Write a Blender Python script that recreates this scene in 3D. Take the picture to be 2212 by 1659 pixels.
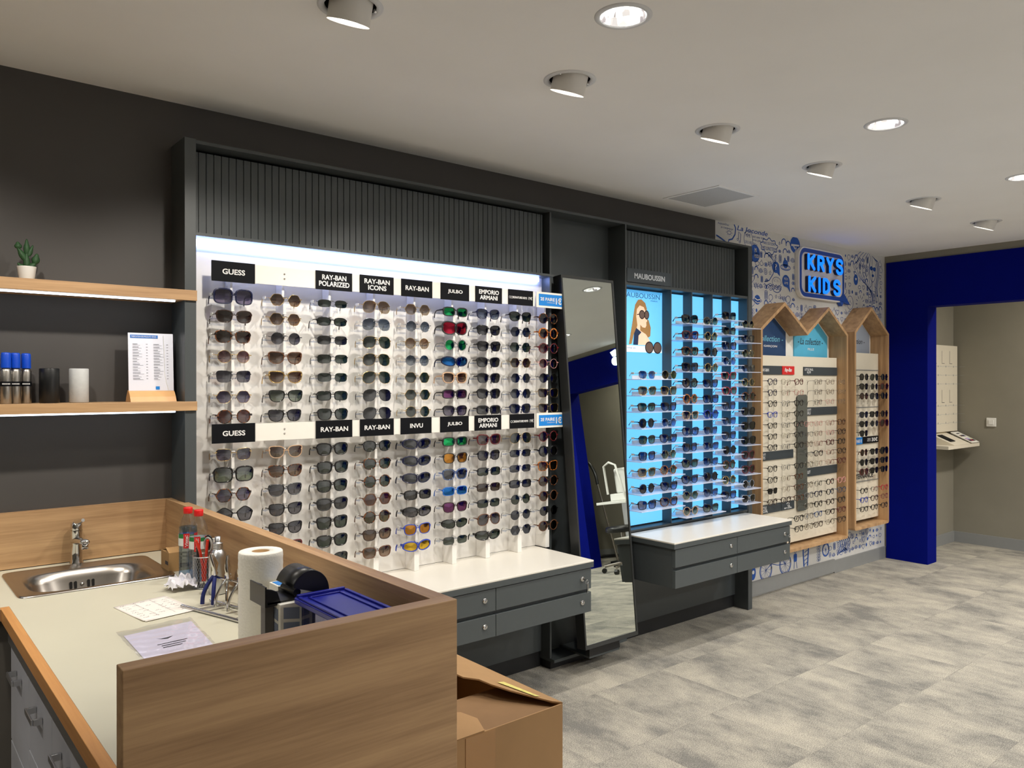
import bpy, bmesh, math, random
from mathutils import Vector, Matrix
R = math.radians
PI = math.pi
random.seed(7)
for o in list(bpy.data.objects):
    bpy.data.objects.remove(o)
SC = bpy.context.scene
COL = SC.collection

# ---------------------------------------------------------------- camera, world, exposure
cam_d = bpy.data.cameras.new('camera')
cam_d.sensor_width = 36.0
cam_d.lens = 1701.0 / 2212.0 * 36.0
cam_d.clip_start = 0.02
cam = bpy.data.objects.new('camera', cam_d)
COL.objects.link(cam)
cam.location = (0.0, -3.1897, 1.5118)
cam.rotation_euler = (R(90 - 0.079), R(0.04), R(50.36 - 90))
SC.camera = cam
SC.view_settings.view_transform = 'Standard'
SC.view_settings.look = 'None'
SC.view_settings.gamma = 1.0
SC.view_settings.use_curve_mapping = False
SC.view_settings.exposure = 0.44
SC.cycles.max_bounces = 10
SC.cycles.diffuse_bounces = 8
SC.cycles.transparent_max_bounces = 24
SC.cycles.caustics_reflective = False
SC.cycles.caustics_refractive = False
SC.cycles.sample_clamp_indirect = 4.0
SC.cycles.use_denoising = True
W = bpy.data.worlds.new('world')
SC.world = W
W.use_nodes = True
W.node_tree.nodes['Background'].inputs[0].default_value = (0.8, 0.85, 0.9, 1)
W.node_tree.nodes['Background'].inputs[1].default_value = 0.3

CEIL = 2.60
WARM = (1.0, 0.93, 0.83)
NEUT = (1.0, 0.96, 0.90)
COOL = (0.72, 0.86, 1.0)
# tilting spots (x, y) and fixed crystal downlights, those in view read from the ceiling plane
TILT = [(1.094, -1.139), (1.967, -1.142), (2.847, -1.142), (3.724, -1.137), (4.883, -1.14), (5.871, -1.132), (0.15, -1.14), (-0.9, -1.14)]
FIXED = [(1.747, -1.60), (3.328, -1.64), (4.745, -1.709), (2.5, -3.4), (4.2, -3.4), (5.8, -3.2), (3.3, -4.9), (5.2, -4.9), (-1.2, -2.4)]  # downlights out of view are added to brighten the floor and ceiling
FIXP = [0.42, 0.85, 0.9, 1.0, 2.0, 2.1, 3.8, 4.2, 0.5]
SPOT_W = 36.0
FIX_W = 40.0


def lamp(kind, name, loc, power, col, **k):
    d = bpy.data.lights.new(name, kind)
    d.energy = power
    d.color = col
    for a, v in k.items():
        if a not in ('aim',):
            setattr(d, a, v)
    o = bpy.data.objects.new(name, d)
    COL.objects.link(o)
    o.location = loc
    if 'aim' in k:
        o.rotation_euler = Vector(k['aim']).to_track_quat('-Z', 'Y').to_euler()
    return o


for i, (x, y) in enumerate(TILT):
    pw = SPOT_W * (0.55 if x > 4.5 else 1.0) * (0.45 if 3 < x < 4 else 1) * (0.8 if 2.5 < x < 3 else 1)
    lamp('SPOT', 'spot_light', (x, y + 0.04, CEIL - 0.075), pw, WARM if x < 3 else NEUT, aim=(0, 0.42, -0.92), spot_size=R(105), spot_blend=0.55, shadow_soft_size=0.035)
for i, (x, y) in enumerate(FIXED):
    lamp('SPOT', 'down_light', (x, y, CEIL - 0.012), FIX_W * FIXP[i], NEUT, aim=(0, 0, -1), spot_size=R(150), spot_blend=0.6, shadow_soft_size=0.05)
lamp('AREA', 'alcove_light', (7.35, -1.9, 2.54), 32.0, WARM, aim=(0, 0, -1), size=0.2, shape='DISK')
lamp('AREA', 'alcove_light', (7.45, -4.2, 2.54), 9.0, WARM, aim=(0, 0, -1), size=0.2, shape='DISK')

# ---------------------------------------------------------------- materials
MATS = {}


def s2l(c):
    return tuple((v / 255 / 12.92 if v / 255 <= 0.04045 else ((v / 255 + 0.055) / 1.055) ** 2.4) for v in c) + (1,)


def base(name):
    m = bpy.data.materials.new(name)
    m.use_nodes = True
    nt = m.node_tree
    b = nt.nodes.get('Principled BSDF')
    MATS[name] = m
    return m, nt, b


def mat(name, col=(128, 128, 128), rough=0.5, metal=0.0, spec=0.5, noise=0.0, nscale=20, bump=0.0, emit=None, es=1.0, trans=0.0, coat=0.0, alpha=1.0):
    if name in MATS:
        return MATS[name]
    m, nt, b = base(name)
    c = s2l(col)
    b.inputs['Base Color'].default_value = c
    b.inputs['Roughness'].default_value = rough
    b.inputs['Metallic'].default_value = metal
    b.inputs['Specular IOR Level'].default_value = spec
    b.inputs['Transmission Weight'].default_value = trans
    b.inputs['Coat Weight'].default_value = coat
    b.inputs['Alpha'].default_value = alpha
    tc = nt.nodes.new('ShaderNodeTexCoord')
    n = nt.nodes.new('ShaderNodeTexNoise')
    n.inputs['Scale'].default_value = nscale
    n.inputs['Detail'].default_value = 5
    nt.links.new(tc.outputs['Object'], n.inputs['Vector'])
    if noise > 0:
        r = nt.nodes.new('ShaderNodeMapRange')
        r.inputs[1].default_value = 0.3
        r.inputs[2].default_value = 0.7
        r.inputs[3].default_value = 1 - noise
        r.inputs[4].default_value = 1 + noise * 0.5
        mx = nt.nodes.new('ShaderNodeVectorMath')
        mx.operation = 'SCALE'
        mx.inputs[0].default_value = c[:3]
        nt.links.new(n.outputs[0], r.inputs[0])
        nt.links.new(r.outputs[0], mx.inputs['Scale'])
        nt.links.new(mx.outputs[0], b.inputs['Base Color'])
    if bump > 0:
        bp = nt.nodes.new('ShaderNodeBump')
        bp.inputs['Strength'].default_value = bump
        bp.inputs['Distance'].default_value = 0.002
        nt.links.new(n.outputs[0], bp.inputs['Height'])
        nt.links.new(bp.outputs[0], b.inputs['Normal'])
    if emit:
        b.inputs['Emission Color'].default_value = emit + (1,) if len(emit) == 3 else emit
        b.inputs['Emission Strength'].default_value = es
    return m


def oak(name, axis, light=(192, 156, 114), dark=(146, 112, 78), knots=True):
    m, nt, b = base(name)
    N, L = nt.nodes, nt.links
    tc = N.new('ShaderNodeTexCoord')
    mp = N.new('ShaderNodeMapping')
    sc = {'x': (1.1, 26, 26), 'y': (26, 1.1, 26), 'z': (26, 26, 1.1)}[axis]
    mp.inputs['Scale'].default_value = sc
    L.new(tc.outputs['Object'], mp.inputs[0])
    n1 = N.new('ShaderNodeTexNoise'); n1.inputs['Scale'].default_value = 1.0; n1.inputs['Detail'].default_value = 6; n1.inputs['Distortion'].default_value = 0.35
    n2 = N.new('ShaderNodeTexNoise'); n2.inputs['Scale'].default_value = 7.0; n2.inputs['Detail'].default_value = 5
    L.new(mp.outputs[0], n1.inputs['Vector'])
    L.new(mp.outputs[0], n2.inputs['Vector'])
    mx = N.new('ShaderNodeMath'); mx.operation = 'MULTIPLY_ADD'; mx.inputs[1].default_value = 0.45
    L.new(n2.outputs[0], mx.inputs[0]); L.new(n1.outputs[0], mx.inputs[2])
    cr = N.new('ShaderNodeValToRGB')
    cr.color_ramp.elements[0].position = 0.45; cr.color_ramp.elements[0].color = s2l(dark)
    cr.color_ramp.elements[1].position = 0.93; cr.color_ramp.elements[1].color = s2l(light)
    e = cr.color_ramp.elements.new(0.68); e.color = s2l(tuple((a * 0.55 + c * 0.45) for a, c in zip(light, dark)))
    L.new(mx.outputs[0], cr.inputs[0])
    out = cr.outputs[0]
    if knots:
        mp2 = N.new('ShaderNodeMapping')
        k = {'x': (2.2, 5.5, 5.5), 'y': (5.5, 2.2, 5.5), 'z': (5.5, 5.5, 2.2)}[axis]
        mp2.inputs['Scale'].default_value = k
        L.new(tc.outputs['Object'], mp2.inputs[0])
        vo = N.new('ShaderNodeTexVoronoi'); vo.inputs['Scale'].default_value = 1.0
        L.new(mp2.outputs[0], vo.inputs['Vector'])
        mr = N.new('ShaderNodeMapRange'); mr.inputs[1].default_value = 0.03; mr.inputs[2].default_value = 0.12; mr.inputs[3].default_value = 0.55; mr.inputs[4].default_value = 1.0
        L.new(vo.outputs['Distance'], mr.inputs[0])
        vm = N.new('ShaderNodeVectorMath'); vm.operation = 'SCALE'
        L.new(out, vm.inputs[0]); L.new(mr.outputs[0], vm.inputs['Scale'])
        out = vm.outputs[0]
    L.new(out, b.inputs['Base Color'])
    b.inputs['Roughness'].default_value = 0.5
    bp = N.new('ShaderNodeBump'); bp.inputs['Strength'].default_value = 0.12; bp.inputs['Distance'].default_value = 0.002
    L.new(n2.outputs[0], bp.inputs['Height']); L.new(bp.outputs[0], b.inputs['Normal'])
    return m


def carpet():
    m, nt, b = base('carpet_tiles')
    N, L = nt.nodes, nt.links
    tc = N.new('ShaderNodeTexCoord')
    mp = N.new('ShaderNodeMapping')
    L.new(tc.outputs['Object'], mp.inputs[0])
    br = N.new('ShaderNodeTexBrick')
    br.offset = 0.5
    br.inputs['Color1'].default_value = (0, 0, 0, 1); br.inputs['Color2'].default_value = (1, 1, 1, 1)
    br.inputs['Scale'].default_value = 1.0
    br.inputs['Mortar Size'].default_value = 0.0012
    br.inputs['Brick Width'].default_value = 0.5; br.inputs['Row Height'].default_value = 0.5
    L.new(mp.outputs[0], br.inputs['Vector'])
    # every tile samples the pattern at its own place
    off = N.new('ShaderNodeVectorMath'); off.operation = 'SCALE'; off.inputs['Scale'].default_value = 37.0
    L.new(br.outputs['Color'], off.inputs[0])
    add = N.new('ShaderNodeVectorMath'); add.operation = 'ADD'
    L.new(tc.outputs['Object'], add.inputs[0]); L.new(off.outputs[0], add.inputs[1])
    mp2 = N.new('ShaderNodeMapping'); mp2.inputs['Scale'].default_value = (4.6, 2.6, 1)
    L.new(add.outputs[0], mp2.inputs[0])
    n1 = N.new('ShaderNodeTexNoise'); n1.inputs['Scale'].default_value = 1.0; n1.inputs['Detail'].default_value = 8; n1.inputs['Roughness'].default_value = 0.68
    L.new(mp2.outputs[0], n1.inputs['Vector'])
    fine = N.new('ShaderNodeTexNoise'); fine.inputs['Scale'].default_value = 220; fine.inputs['Detail'].default_value = 3
    L.new(tc.outputs['Object'], fine.inputs['Vector'])
    ma = N.new('ShaderNodeMath'); ma.operation = 'MULTIPLY_ADD'; ma.inputs[1].default_value = 0.28
    L.new(fine.outputs[0], ma.inputs[0]); L.new(n1.outputs[0], ma.inputs[2])
    cr = N.new('ShaderNodeValToRGB')
    cr.color_ramp.elements[0].position = 0.50; cr.color_ramp.elements[0].color = s2l((128, 126, 121))
    cr.color_ramp.elements[1].position = 0.80; cr.color_ramp.elements[1].color = s2l((186, 180, 166))
    e = cr.color_ramp.elements.new(0.63); e.color = s2l((160, 156, 146))
    L.new(ma.outputs[0], cr.inputs[0])
    mo = N.new('ShaderNodeMath'); mo.operation = 'MULTIPLY_ADD'; mo.inputs[1].default_value = -0.12; mo.inputs[2].default_value = 1.0
    L.new(br.outputs['Fac'], mo.inputs[0])
    vm = N.new('ShaderNodeVectorMath'); vm.operation = 'SCALE'
    L.new(cr.outputs[0], vm.inputs[0]); L.new(mo.outputs[0], vm.inputs['Scale'])
    sp = N.new('ShaderNodeMapRange'); sp.inputs[1].default_value = 0.32; sp.inputs[2].default_value = 0.68; sp.inputs[3].default_value = 0.62; sp.inputs[4].default_value = 1.16
    L.new(fine.outputs[0], sp.inputs[0])
    vm2 = N.new('ShaderNodeVectorMath'); vm2.operation = 'SCALE'
    L.new(vm.outputs[0], vm2.inputs[0]); L.new(sp.outputs[0], vm2.inputs['Scale'])
    L.new(vm2.outputs[0], b.inputs['Base Color'])
    b.inputs['Roughness'].default_value = 0.95
    b.inputs['Specular IOR Level'].default_value = 0.15
    bp = N.new('ShaderNodeBump'); bp.inputs['Strength'].default_value = 0.5; bp.inputs['Distance'].default_value = 0.004
    L.new(fine.outputs[0], bp.inputs['Height']); L.new(bp.outputs[0], b.inputs['Normal'])
    return m


def emis(name, col, s):
    if name in MATS:
        return MATS[name]
    m, nt, b = base(name)
    b.inputs['Base Color'].default_value = (0.04, 0.05, 0.06, 1)
    b.inputs['Emission Color'].default_value = tuple(col) + (1,)
    b.inputs['Emission Strength'].default_value = s
    return m


def glassy(name, top, bot, fac=0.10, mirror=None, rough=0.04, z0=0.25, z1=0.75):
    """tinted see-through sheet: the dye itself is graded from top to bottom"""
    if name in MATS:
        return MATS[name]
    m, nt, b = base(name)
    N, L = nt.nodes, nt.links
    N.remove(b)
    out = N['Material Output']
    tc = N.new('ShaderNodeTexCoord')
    sep = N.new('ShaderNodeSeparateXYZ')
    L.new(tc.outputs['Generated'], sep.inputs[0])
    cr = N.new('ShaderNodeValToRGB')
    cr.color_ramp.elements[0].position = z0; cr.color_ramp.elements[0].color = s2l(bot)
    cr.color_ramp.elements[1].position = z1; cr.color_ramp.elements[1].color = s2l(top)
    L.new(sep.outputs[2], cr.inputs[0])
    tr = N.new('ShaderNodeBsdfTransparent')
    if name.startswith('lens_') and name != 'lens_demo' and 'smoky' not in name:
        for e in cr.color_ramp.elements:
            c = e.color; e.color = (c[0] * 0.5, c[1] * 0.5, c[2] * 0.5, 1)
    L.new(cr.outputs[0], tr.inputs[0])
    gl = N.new('ShaderNodeBsdfGlossy'); gl.inputs['Roughness'].default_value = rough
    gl.inputs['Color'].default_value = (1, 1, 1, 1) if mirror is None else s2l(mirror)
    mx = N.new('ShaderNodeMixShader')
    fr = N.new('ShaderNodeLayerWeight'); fr.inputs['Blend'].default_value = 0.5
    pw = N.new('ShaderNodeMath'); pw.operation = 'POWER'; pw.inputs[1].default_value = 4.0
    L.new(fr.outputs['Facing'], pw.inputs[0])
    ad = N.new('ShaderNodeMath'); ad.operation = 'MULTIPLY_ADD'; ad.inputs[1].default_value = 0.45; ad.inputs[2].default_value = fac + 0.02; ad.use_clamp = True
    L.new(pw.outputs[0], ad.inputs[0])
    L.new(ad.outputs[0], mx.inputs[0]); L.new(tr.outputs[0], mx.inputs[1]); L.new(gl.outputs[0], mx.inputs[2])
    L.new(mx.outputs[0], out.inputs[0])
    return m


def tortoise(name, a, c):
    if name in MATS:
        return MATS[name]
    m, nt, b = base(name)
    N, L = nt.nodes, nt.links
    tc = N.new('ShaderNodeTexCoord')
    n = N.new('ShaderNodeTexNoise'); n.inputs['Scale'].default_value = 90; n.inputs['Detail'].default_value = 2
    L.new(tc.outputs['Object'], n.inputs['Vector'])
    cr = N.new('ShaderNodeValToRGB')
    cr.color_ramp.elements[0].position = 0.46; cr.color_ramp.elements[0].color = s2l(a)
    cr.color_ramp.elements[1].position = 0.56; cr.color_ramp.elements[1].color = s2l(c)
    L.new(n.outputs[0], cr.inputs[0]); L.new(cr.outputs[0], b.inputs['Base Color'])
    b.inputs['Roughness'].default_value = 0.15
    return m


OAKX = oak('oak_along_x', 'x')
OAKY = oak('oak_along_y', 'y')
OAKZ = oak('oak_along_z', 'z')
BIRCH = oak('beech_edging', 'y', (205, 150, 90), (178, 122, 70), knots=False)
CARPET = carpet()
M_CEIL = mat('ceiling_paint', (240, 240, 240), 0.9, noise=0.02, nscale=3)
M_DARK = mat('charcoal_wall_paint', (66, 63, 61), 0.55, noise=0.04, nscale=6)
M_FRAME = mat('charcoal_melamine', (66, 71, 73), 0.42, noise=0.03, nscale=30)
M_FRAME2 = mat('slate_melamine', (70, 76, 78), 0.45, noise=0.03, nscale=30)
M_BLACK = mat('black_paint', (24, 25, 27), 0.5, noise=0.05)
M_BLUE = mat('royal_blue_paint', (0, 12, 112), 0.8, spec=0.08, noise=0.05, nscale=8, bump=0.05)
M_GREY = mat('taupe_wall_paint', (134, 130, 117), 0.85, noise=0.04, nscale=5)
M_SKIRT = mat('grey_skirting', (134, 136, 136), 0.5, noise=0.03)
M_PAPER = mat('wallpaper_ground', (206, 206, 204), 0.8, noise=0.02)
M_INK = mat('wallpaper_blue_ink', (36, 84, 168), 0.8, noise=0.04)
M_INK2 = mat('wallpaper_thin_ink', (92, 112, 168), 0.8, noise=0.04)
M_WHITE = mat('white_lacquer', (232, 230, 226), 0.4, noise=0.015, nscale=4)
M_TOP = mat('cream_worktop', (206, 203, 184), 0.35, noise=0.02, nscale=5)
M_WTOP = mat('white_worktop', (222, 218, 208), 0.3, noise=0.015, nscale=5)
M_SIGNW = mat('white_card', (234, 232, 224), 0.5, noise=0.01)
M_SIGNB = mat('black_sign', (10, 12, 17), 0.6, spec=0.15, noise=0.03)
M_SIGNG = mat('slate_sign', (56, 64, 70), 0.5, noise=0.03)
M_SKY = mat('sky_blue_print', (30, 130, 215), 0.4, noise=0.02)
M_RED = mat('red_print', (205, 32, 36), 0.4, noise=0.02)
M_TXT = mat('white_lettering', (225, 225, 225), 0.5, noise=0.01)
M_TXTD = mat('dark_lettering', (40, 42, 50), 0.6, noise=0.02)
M_CHROME = mat('chrome', (215, 215, 215), 0.08, metal=1.0, noise=0.01)
M_STEEL = mat('brushed_steel', (178, 172, 165), 0.26, metal=1.0, noise=0.04, nscale=60, bump=0.02)
M_ALU = mat('satin_aluminium', (200, 202, 205), 0.32, metal=1.0, noise=0.02)
M_PLWHITE = mat('white_plastic', (226, 226, 222), 0.35, noise=0.01)
M_PLBLACK = mat('black_plastic', (20, 21, 22), 0.35, noise=0.05)
M_MIRROR = mat('mirror_glass', (208, 214, 208), 0.0, metal=1.0, noise=0.0)
M_CLEAR = glassy('clear_acrylic', (236, 240, 248), (236, 240, 248), 0.08)
M_FROST = mat('frosted_acrylic', (225, 230, 245), 0.2, noise=0.01, alpha=0.62)
M_CARD = mat('corrugated_card', (158, 124, 84), 0.8, noise=0.06, nscale=12)
M_LED = emis('led_tube', (0.30, 0.42, 1.0), 15.0)
M_LED2 = emis('shelf_led', (0.72, 0.85, 1.0), 5.0)
M_PANE = emis('backlit_cyan_pane', (0.13, 0.52, 1.0), 0.95)
M_NEON = emis('neon_blue_letter', (0.0, 0.17, 1.0), 1.15)
M_LAMPFACE = emis('lamp_face', (1.0, 0.93, 0.8), 12.0)


# ---------------------------------------------------------------- mesh helpers
class MB:
    def __init__(s):
        s.v = []; s.f = []; s.mi = []; s.sm = []; s.cur = 0; s.smooth = False

    def add(s, vs, fs):
        n = len(s.v)
        s.v += [tuple(v) for v in vs]
        for f in fs:
            s.f.append([i + n for i in f]); s.mi.append(s.cur); s.sm.append(s.smooth)
        return s

    def box(s, x0, x1, y0, y1, z0, z1):
        vs = [(x, y, z) for x in (x0, x1) for y in (y0, y1) for z in (z0, z1)]
        return s.add(vs, [(0, 1, 3, 2), (4, 6, 7, 5), (0, 4, 5, 1), (2, 3, 7, 6), (0, 2, 6, 4), (1, 5, 7, 3)])

    def cyl(s, p0, p1, r0, r1=None, n=20, cap=True, smooth=True):
        r1 = r0 if r1 is None else r1
        p0 = Vector(p0); p1 = Vector(p1)
        d = (p1 - p0).normalized()
        a = d.orthogonal().normalized(); b = d.cross(a)
        vs = []
        for p, r in ((p0, r0), (p1, r1)):
            for i in range(n):
                t = 2 * PI * i / n
                vs.append(p + a * math.cos(t) * r + b * math.sin(t) * r)
        s.smooth = smooth
        s.add(vs, [(i, (i + 1) % n, n + (i + 1) % n, n + i) for i in range(n)])
        s.smooth = False
        if cap:
            s.add(vs, [tuple(range(n))[::-1], tuple(range(n, 2 * n))])
        return s

    def lathe(s, prof, c=(0, 0, 0), n=28, axis='z', cap=True):
        vs = []
        for r, h in prof:
            for i in range(n):
                t = 2 * PI * i / n
                q = (r * math.cos(t), r * math.sin(t), h)
                if axis == 'y':
                    q = (q[0], q[2], q[1])
                if axis == 'x':
                    q = (q[2], q[0], q[1])
                vs.append((c[0] + q[0], c[1] + q[1], c[2] + q[2]))
        m = len(prof)
        s.smooth = True
        s.add(vs, [(k * n + i, k * n + (i + 1) % n, (k + 1) * n + (i + 1) % n, (k + 1) * n + i) for k in range(m - 1) for i in range(n)])
        s.smooth = False
        if cap:
            s.add(vs, [tuple(range(n))[::-1], tuple(range((m - 1) * n, m * n))])
        return s

    def tube(s, pts, r, n=8, closed=False, cap=True):
        pts = [Vector(p) for p in pts]
        m = len(pts)
        vs = []
        ref = None
        for k in range(m):
            if closed:
                d = pts[(k + 1) % m] - pts[k - 1]
            else:
                d = pts[min(k + 1, m - 1)] - pts[max(k - 1, 0)]
            d.normalize()
            if ref is None:
                ref = d.orthogonal().normalized()
            a = ref - d * ref.dot(d)
            if a.length < 1e-5:
                a = d.orthogonal()
            a.normalize(); ref = a
            b = d.cross(a)
            rr = r[k] if isinstance(r, (list, tuple)) else r
            for i in range(n):
                t = 2 * PI * i / n
                vs.append(pts[k] + a * math.cos(t) * rr + b * math.sin(t) * rr)
        s.smooth = True
        kk = m if closed else m - 1
        s.add(vs, [(k * n + i, k * n + (i + 1) % n, ((k + 1) % m) * n + (i + 1) % n, ((k + 1) % m) * n + i) for k in range(kk) for i in range(n)])
        s.smooth = False
        if cap and not closed:
            s.add(vs, [tuple(range(n))[::-1], tuple(range((m - 1) * n, m * n))])
        return s

    def ribbon(s, pts, w, y=0.0):
        """flat strip in a plane y = const; pts are (x, z)"""
        m = len(pts)
        vs = []
        for k in range(m):
            a = pts[max(k - 1, 0)]; b = pts[min(k + 1, m - 1)]
            dx, dz = b[0] - a[0], b[1] - a[1]
            l = math.hypot(dx, dz) or 1
            nx, nz = -dz / l * w / 2, dx / l * w / 2
            vs += [(pts[k][0] + nx, y, pts[k][1] + nz), (pts[k][0] - nx, y, pts[k][1] - nz)]
        return s.add(vs, [(2 * k, 2 * k + 1, 2 * k + 3, 2 * k + 2) for k in range(m - 1)])

    def prism(s, poly, y0, y1):
        """poly in (x, z), extruded along y"""
        n = len(poly)
        vs = [(x, y0, z) for x, z in poly] + [(x, y1, z) for x, z in poly]
        return s.add(vs, [tuple(range(n)), tuple(range(2 * n - 1, n - 1, -1))] + [(i, n + i, n + (i + 1) % n, (i + 1) % n) for i in range(n)])

    def prismz(s, poly, z0, z1):
        n = len(poly)
        vs = [(x, y, z0) for x, y in poly] + [(x, y, z1) for x, y in poly]
        return s.add(vs, [tuple(range(n))[::-1], tuple(range(n, 2 * n))] + [(i, (i + 1) % n, n + (i + 1) % n, n + i) for i in range(n)])

    def fill(s, poly, y):
        return s.add([(x, y, z) for x, z in poly], [tuple(range(len(poly)))])

    def build(s, name, mats, parent=None, bevel=0.0, loc=None, seg=2, local=False):
        me = bpy.data.meshes.new(name)
        off = Vector((0, 0, 0))
        if loc is not None and not local:
            off = Vector(loc)
        me.from_pydata([tuple(Vector(v) - off) for v in s.v], [], s.f)
        if not isinstance(mats, (list, tuple)):
            mats = [mats]
        for m in mats:
            me.materials.append(m)
        me.polygons.foreach_set('material_index', s.mi)
        me.polygons.foreach_set('use_smooth', s.sm)
        me.validate(); me.update()
        bm = bmesh.new(); bm.from_mesh(me)
        bmesh.ops.recalc_face_normals(bm, faces=bm.faces)
        bm.to_mesh(me); bm.free()
        o = bpy.data.objects.new(name, me)
        COL.objects.link(o)
        if loc is not None:
            o.location = loc
        if parent is not None:
            o.parent = parent
            if not local:
                o.matrix_parent_inverse = Matrix.Translation(-root_loc(parent))
        if bevel > 0:
            b = o.modifiers.new('bevel', 'BEVEL')
            b.width = bevel; b.segments = seg; b.limit_method = 'ANGLE'; b.angle_limit = R(40)
        return o


def root_loc(p):
    # parts are laid out in world space; only a top-level object carries an offset
    return Vector(p.location) if p.parent is None else Vector((0, 0, 0))


def tag(o, label, cat, group=None, kind=None):
    if label: o['label'] = label
    if cat: o['category'] = cat
    if group: o['group'] = group
    if kind: o['kind'] = kind
    return o


def thing(name, label, cat, loc=(0, 0, 0), group=None, rotz=0.0):
    o = bpy.data.objects.new(name, None)
    o.empty_display_size = 0.05
    COL.objects.link(o)
    o.location = loc
    o.rotation_euler = (0, 0, rotz)
    return tag(o, label, cat, group)


def struct(o):
    o['kind'] = 'structure'
    return o


_dg = None


def text_mesh(body, bold=0.012, align='CENTER', shear=0.0, line=1.0):
    cu = bpy.data.curves.new('lettering', 'FONT')
    cu.body = body; cu.size = 1.0; cu.align_x = align
    cu.offset = bold; cu.shear = shear; cu.space_line = line
    cu.resolution_u = 3
    ob = bpy.data.objects.new('tmp_text', cu)
    COL.objects.link(ob)
    bpy.context.view_layer.update()
    dg = bpy.context.evaluated_depsgraph_get()
    me = bpy.data.meshes.new_from_object(ob.evaluated_get(dg))
    bpy.data.objects.remove(ob)
    vs = [tuple(v.co) for v in me.vertices]
    fs = [tuple(p.vertices) for p in me.polygons]
    bpy.data.meshes.remove(me)
    return vs, fs


def put_text(mb, body, x0, x1, z0, z1, y, bold=0.012, shear=0.0, line=0.85, depth=0.0, align='CENTER'):
    """text facing -Y squeezed into the box x0..x1, z0..z1"""
    vs, fs = text_mesh(body, bold, align, shear, line)
    ax = min(v[0] for v in vs); bx = max(v[0] for v in vs); az = min(v[1] for v in vs); bz = max(v[1] for v in vs)
    sx = (x1 - x0) / (bx - ax); sz = (z1 - z0) / (bz - az)
    mb.add([(x0 + (v[0] - ax) * sx, y, z0 + (v[1] - az) * sz) for v in vs], fs)
    return mb


def text_obj(name, body, x0, x1, z0, z1, y, m, parent=None, **k):
    return put_text(MB(), body, x0, x1, z0, z1, y, **k).build(name, m, parent)


def ell(cx, cz, rx, rz, n=28, a0=0, a1=360):
    full = abs(a1 - a0) >= 360
    k = n if full else n + 1
    return [(cx + rx * math.cos(R(a0 + (a1 - a0) * i / n)), cz + rz * math.sin(R(a0 + (a1 - a0) * i / n))) for i in range(k)]


def closed(p):
    return p + [p[0], p[1]]


def rrect(x0, x1, z0, z1, r, n=6):
    out = []
    for cx, cz, a in ((x1 - r, z1 - r, 0), (x0 + r, z1 - r, 90), (x0 + r, z0 + r, 180), (x1 - r, z0 + r, 270)):
        out += [(cx + r * math.cos(R(a + 90 * i / n)), cz + r * math.sin(R(a + 90 * i / n))) for i in range(n + 1)]
    return out



# ================================================================ the room
XL, XR, YF = -2.6, 6.83, -6.6          # left wall, blue partition, wall behind the camera
struct(MB().box(XL - 0.1, 8.2, YF - 0.1, 0.12, -0.1, 0.0).build('floor', CARPET))

# ceiling slab with real holes for the recessed lamps
HR = 0.082
mb = MB()
holes = TILT + FIXED
rows = {}
for (x, y) in holes:
    rows.setdefault(round(y, 3), []).append(x)
bands = []
ys = sorted({YF - 0.1, 0.12} | {v for y in rows for v in (y - 0.1, y + 0.1)})


def ring_hole(mb, cx, cy, x0, x1, y0, y1, z, zt, r, n=24):
    sq = []
    for i in range(n):
        t = 2 * PI * i / n
        c, s_ = math.cos(t), math.sin(t)
        k = 1 / max(abs(c), abs(s_))
        sq.append((cx + c * k * (x1 - x0) / 2, cy + s_ * k * (y1 - y0) / 2, z))
    ci = [(cx + r * math.cos(2 * PI * i / n), cy + r * math.sin(2 * PI * i / n), z) for i in range(n)]
    ct = [(a, b, zt) for a, b, _ in ci]
    # corners must be hit: snap the four nearest samples
    for X, Y in ((x0, y0), (x0, y1), (x1, y0), (x1, y1)):
        j = min(range(n), key=lambda q: (sq[q][0] - X) ** 2 + (sq[q][1] - Y) ** 2)
        sq[j] = (X, Y, z)
    mb.add(sq + ci + ct, [(i, (i + 1) % n, n + (i + 1) % n, n + i) for i in range(n)] + [(n + i, n + (i + 1) % n, 2 * n + (i + 1) % n, 2 * n + i) for i in range(n)])


# merge rows whose bands would overlap by cutting the ceiling per lamp in y-sorted strips
cells = [(x - 0.1, x + 0.1, y - 0.1, y + 0.1, x, y) for x, y in holes]
xs = sorted({XL - 0.1, 8.2} | {v for c in cells for v in c[:2]})
ys = sorted({YF - 0.1, 0.12} | {v for c in cells for v in c[2:4]})
for a, b in zip(ys[:-1], ys[1:]):
    live = sorted([c for c in cells if c[2] - 1e-6 <= a and c[3] + 1e-6 >= b])
    cur = XL - 0.1
    for c in live:
        if c[0] > cur:
            mb.add([(cur, a, CEIL), (c[0], a, CEIL), (c[0], b, CEIL), (cur, b, CEIL)], [(0, 1, 2, 3)])
        cur = c[1]
    mb.add([(cur, a, CEIL), (8.2, a, CEIL), (8.2, b, CEIL), (cur, b, CEIL)], [(0, 1, 2, 3)])
for c in cells:
    ring_hole(mb, c[4], c[5], c[0], c[1], c[2], c[3], CEIL, CEIL + 0.09, HR)
mb.add([(XL - 0.1, YF - 0.1, CEIL + 0.09), (8.2, YF - 0.1, CEIL + 0.09), (8.2, 0.12, CEIL + 0.09), (XL - 0.1, 0.12, CEIL + 0.09)], [(0, 1, 2, 3)])
struct(mb.build('ceiling', M_CEIL))

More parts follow.
